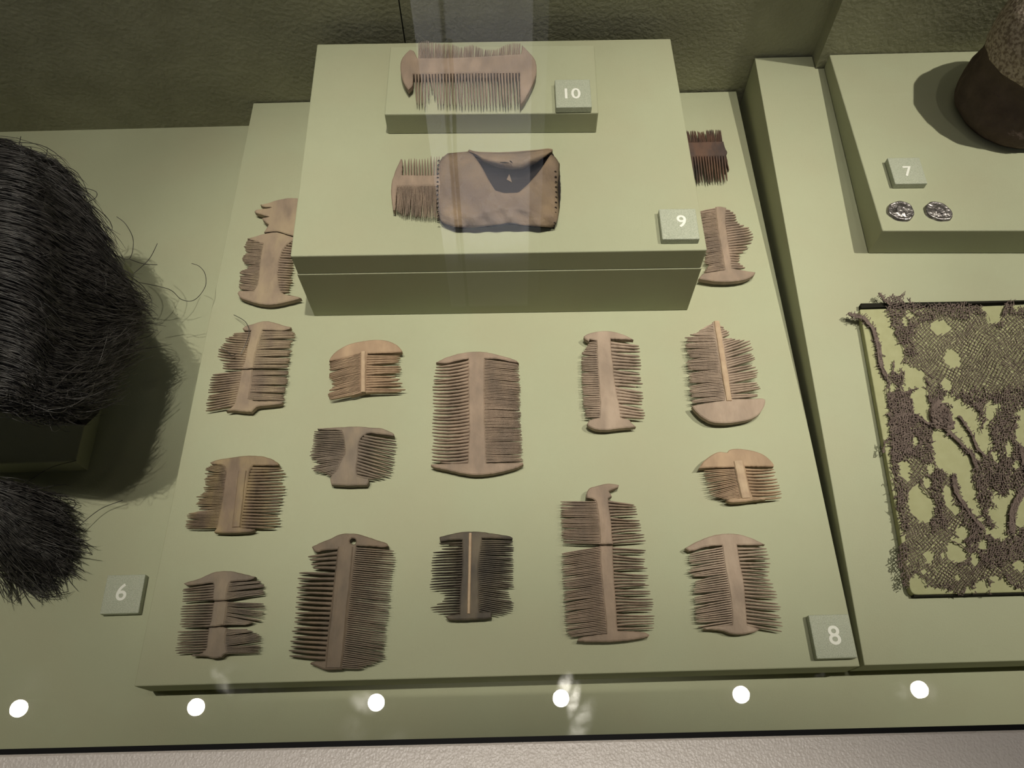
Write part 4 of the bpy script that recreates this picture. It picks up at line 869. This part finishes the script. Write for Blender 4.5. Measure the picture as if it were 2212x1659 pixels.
L2 = [(255, 480), (325, 470), (345, 450), (355, 490), (345, 570), (390, 570), (400, 670), (440, 715), (490, 740), (500, 880), (520, 955), (545, 945), (575, 985), (600, 985), (620, 1040), (640, 1100), (700, 1180), (760, 1270), (830, 1300), (880, 1290), (949, 1240), (1060, 1200), (1060, 1600), (960, 1555), (900, 1545), (850, 1490), (790, 1490), (785, 1575), (772, 1570), (770, 1500), (710, 1510), (700, 1585), (690, 1515), (640, 1580), (600, 1565), (560, 1540), (480, 1545), (430, 1475), (385, 1480), (378, 1550), (345, 1525), (345, 1470), (315, 1410), (320, 1350), (355, 1310), (320, 1150), (298, 1020), (288, 900), (283, 780), (270, 600)]
R2 = [(690, 890), (730, 910), (780, 860), (800, 820), (768, 720), (820, 665), (880, 650), (930, 690), (905, 770), (930, 830), (1060, 850), (1060, 1060), (880, 1060), (850, 1085), (800, 1050), (790, 1100), (810, 1140), (770, 1150), (780, 1200), (820, 1240), (790, 1250), (758, 1230), (740, 1170), (720, 1080), (700, 1000)]
HOLES = [(533, 247, 47, 31, 0), (593, 402, 36, 46, -.5), (567, 535, 22, 30, -.6), (385, 183, 13, 17, 0), (360, 217, 11, 24, -.3), (802, 170, 36, 62, 0), (297, 543, 14, 22, 0), (410, 810, 14, 27, 0), (357, 958, 26, 46, -.25), (485, 950, 17, 25, 0),
         (440, 1125, 62, 92, -.35), (573, 1090, 20, 56, -.1), (612, 1152, 24, 20, 0), (645, 1268, 34, 30, .5), (618, 1355, 50, 62, -.3), (480, 1390, 21, 33, 0), (747, 1330, 22, 22, 0), (706, 1400, 20, 30, 0), (620, 1490, 14, 12, 0), (545, 1385, 8, 10, 0),
         (935, 1432, 26, 24, 0), (470, 1015, 16, 28, -.5), (810, 885, 14, 28, 0), (878, 850, 17, 42, 0), (915, 930, 14, 20, 0), (1000, 300, 20, 30, 0), (455, 1460, 12, 10, 0), (545, 640, 10, 22, 0)]
STR = [([(85, 183), (150, 200), (198, 250), (225, 340), (235, 430), (262, 495)], 30), ([(560, 750), (625, 815), (690, 880), (715, 950)], 28), ([(628, 690), (665, 740), (695, 790), (715, 850), (760, 890)], 15),
       ([(960, 1040), (915, 1110), (890, 1175), (888, 1270)], 42), ([(600, 985), (612, 1070), (650, 1130), (700, 1200), (745, 1250)], 34), ([(248, 870), (255, 820), (285, 795)], 10), ([(500, 740), (450, 715), (420, 690)], 26), ([(640, 590), (690, 620), (735, 650)], 10),
       ([(230, 78), (250, 105), (275, 130)], 16), ([(355, 575), (385, 558), (422, 552)], 9), ([(300, 410), (303, 440), (290, 480)], 6), ([(935, 840), (945, 900), (960, 960)], 26), ([(395, 640), (400, 680), (425, 700)], 6), ([(430, 1010), (450, 1060), (500, 1100)], 7),
       ([(590, 1310), (640, 1330), (675, 1370)], 7), ([(720, 1190), (745, 1185), (760, 1160)], 8)]
def dseg(x, y, a, b):
    d = (b[0] - a[0], b[1] - a[1]); t = max(0, min(1, ((x - a[0]) * d[0] + (y - a[1]) * d[1]) / (d[0] ** 2 + d[1] ** 2)))
    return math.hypot(x - a[0] - d[0] * t, y - a[1] - d[1] * t)
def inhole(x, y):
    for hx, hy, ra, rb, an in HOLES:
        dx, dy = x - hx, y - hy; ca, sa = math.cos(an), math.sin(an); u = (dx * ca + dy * sa) / ra; v = (-dx * sa + dy * ca) / rb
        if u * u + v * v < 1: return True
    return False
def solid(x, y):
    jx = 5 * math.sin(y * .13 + x * .05); jy = 5 * math.sin(x * .17)
    if inhole(x, y): return 0
    for pl, wd in STR:
        if min(dseg(x + jx * .4, y, pl[i], pl[i + 1]) for i in range(len(pl) - 1)) < wd * .5: return 2
    if inpoly(x + jx, y + jy, U): return 1
    if inpoly(x + jx, y + jy, L2) or inpoly(x + jx, y + jy, R2): return 1
    return 0
def dens(x, y):                           # how matted the net is here
    d = 0
    x, y = x + 16 * math.sin(y * .045) + 9 * math.sin(y * .13), y + 18 * math.sin(x * .037) + 10 * math.sin(x * .11)
    if inpoly(x, y, U):
        if x < 400 and y < 400: d = .6
        if y < 190: d = max(d, .55)
        if 470 < x < 610 and y > 600: d = 1
        if y > 560: d = max(d, .5)
    elif inpoly(x, y, L2):
        if y < 900: d = .8 if y > 560 and x < 420 else .7
        elif x < 360 or (480 < x < 560 and y < 1250): d = .65
        elif x > 640 and y < 1420: d = .45
        elif y < 1330: d = .2
    else: d = .7
    return d
netP = {}
RN = rng(31)
def npoint(x, y, off):
    return PS(1800 + x / 2.304, 600 + y / 2.304, off)
def net_layer(cw, ch, skew, r0, off, dmin, seed, ang=0.0):
    R = rng(seed); V = []; Fq = []
    nx = int(1300 / cw) + 2; ny = int(1700 / ch) + 2; node = {}; ca, sa = math.cos(ang), math.sin(ang)
    def nd(i, j):
        if (i, j) not in node:
            x = i * cw + (j % 2) * cw * .5 - 100; y = j * ch - 100 + 0
            x, y = x + skew * (y - 800), y
            xr_ = 500 + (x - 500) * ca - (y - 800) * sa; yr_ = 800 + (x - 500) * sa + (y - 800) * ca
            wx = 22 * math.sin(yr_ * .011 + 1) + 9 * math.sin(yr_ * .031 + xr_ * .02); wy = 16 * math.sin(xr_ * .013 + .5) + 7 * math.sin(xr_ * .03 - yr_ * .018)
            x = xr_ + wx + R.uniform(-1, 1) * cw * .11; y = yr_ + wy + R.uniform(-1, 1) * ch * .14
            s = solid(x, y) if (60 < x < 1050 and 60 < y < 1620) else 0
            node[(i, j)] = (x, y, s, dens(x, y) if s else 0, R.uniform(0, .0009))
        return node[(i, j)]
    for j in range(-12, ny + 12):
        for i in range(-12, nx + 12):
            a = nd(i, j)
            for b_ in ((i - 1 + (j % 2), j + 1), (i + (j % 2), j + 1)):
                b = nd(*b_)
                if not (a[2] or b[2]): continue
                if not (a[2] and b[2]) and R.random() < .75: continue
                if max(a[3], b[3]) < dmin or (dmin > 0 and R.random() > .66): continue
                if R.random() < .02: continue
                if inhole((a[0] + b[0]) / 2, (a[1] + b[1]) / 2): continue
                p = npoint(a[0], a[1], off + a[4]); q_ = npoint(b[0], b[1], off + b[4])
                d = q_ - p; l = np.linalg.norm(d)
                if l < 1e-5: continue
                d /= l; s_ = np.cross(d, [0, 0, 1.0]); s_ /= np.linalg.norm(s_); u_ = np.cross(s_, d)
                r = r0 * R.uniform(.8, 1.25) * (1 + .35 * a[3]); o = len(V); mid = (p + q_) / 2 + s_ * R.uniform(-1, 1) * l * .12
                for c, k in ((p, 1.15), (mid, .85), (q_, 1.15)):
                    for tt in range(4):
                        an = math.pi * (tt / 2 + .25); V.append(c + (s_ * math.cos(an) + u_ * math.sin(an)) * r * k)
                for sg in range(2):
                    for k in range(4): Fq.append((o + sg * 4 + k, o + sg * 4 + (k + 1) % 4, o + sg * 4 + 4 + (k + 1) % 4, o + sg * 4 + 4 + k))
    return np.array(V), np.array(Fq)
V, Fq = net_layer(18.5, 9.6, 0.06, 0.00031, .0068, 0.0, 1); big_mesh('net_mesh', V, Fq, NET, net)
V, Fq = net_layer(15.0, 10.5, -0.10, 0.00034, .0080, 0.4, 2, .5); big_mesh('matted_mesh', V, Fq, NET, net)
V, Fq = net_layer(13.0, 9.0, 0.16, 0.00036, .0074, 0.78, 3, -.6); big_mesh('felted_mesh', V, Fq, NET, net)
# frayed ends and twisted cords
for k in range(90):
    pl = RN.choice([U, L2, R2]); i = RN.randrange(len(pl)); a, b = pl[i], pl[(i + 1) % len(pl)]; s = RN.random(); x, y = a[0] + (b[0] - a[0]) * s, a[1] + (b[1] - a[1]) * s
    if x > 1000: continue
    an = RN.uniform(0, 6.28); l = RN.uniform(8, 24); pts = [npoint(x - math.cos(an) * 6, y - math.sin(an) * 6, .0078), npoint(x + math.cos(an) * l * .5 + RN.uniform(-4, 4), y + math.sin(an) * l * .5, .0088), npoint(x + math.cos(an) * l, y + math.sin(an) * l, .0078)]
    netP.setdefault('fray', []).append(tube(pts, [.0003, .00025, .0001], 4))
obj('frayed_ends', *join(*netP['fray']), NET, net, kind='stuff')
for pl, wd in STR:
    cords = []
    for c in range(7 if wd > 12 else 2):
        pts = []
        for i in range(26):
            p = lerp_poly(pl, i / 25); pts.append(npoint(p[0] + math.sin(i * .8 + c * .9) * wd * .3 + RN.uniform(-1.5, 1.5), p[1] + math.cos(i * .7 + c * .9) * wd * .2 + RN.uniform(-1.5, 1.5), .0080 + .0006 * math.cos(i * .9 + c * .9)))
        cords.append(tube(pts, [min(.00065, .0002 + wd * .000016) * RN.uniform(.8, 1.2) for _ in range(25)] + [.0001], 5))
    obj('twisted_cord', *join(*cords), NET, net, smooth=True)
# matted lump in the middle of the net
cords = []
for k in range(46):
    x, y = RN.uniform(488, 590), RN.uniform(630, 745); pts = [npoint(x, y, .0098)]
    for q_ in range(5):
        x += RN.uniform(-16, 16); y += RN.uniform(-14, 14); x = min(max(x, 486), 600); y = min(max(y, 625), 752); pts.append(npoint(x, y, .0096 + RN.uniform(0, .0012)))
    cords.append(tube(pts, .0005, 5))
obj('tangled_yarn', *join(*cords), NET, net, kind='stuff')
lump = slab([tuple(npoint(x, y, .009)[:2]) for x, y in [(485, 640), (520, 600), (565, 640), (595, 700), (606, 748), (560, 756), (500, 722), (480, 690)]], 0.0, .003, .001, RN)
zb0 = float(npoint(540, 690, 0)[2])
obj('matted_lump', [(x, y, z + slope_z(y) + .0066) for x, y, z in lump[0]], lump[1], NET, net)
print('objects', len(bpy.data.objects))
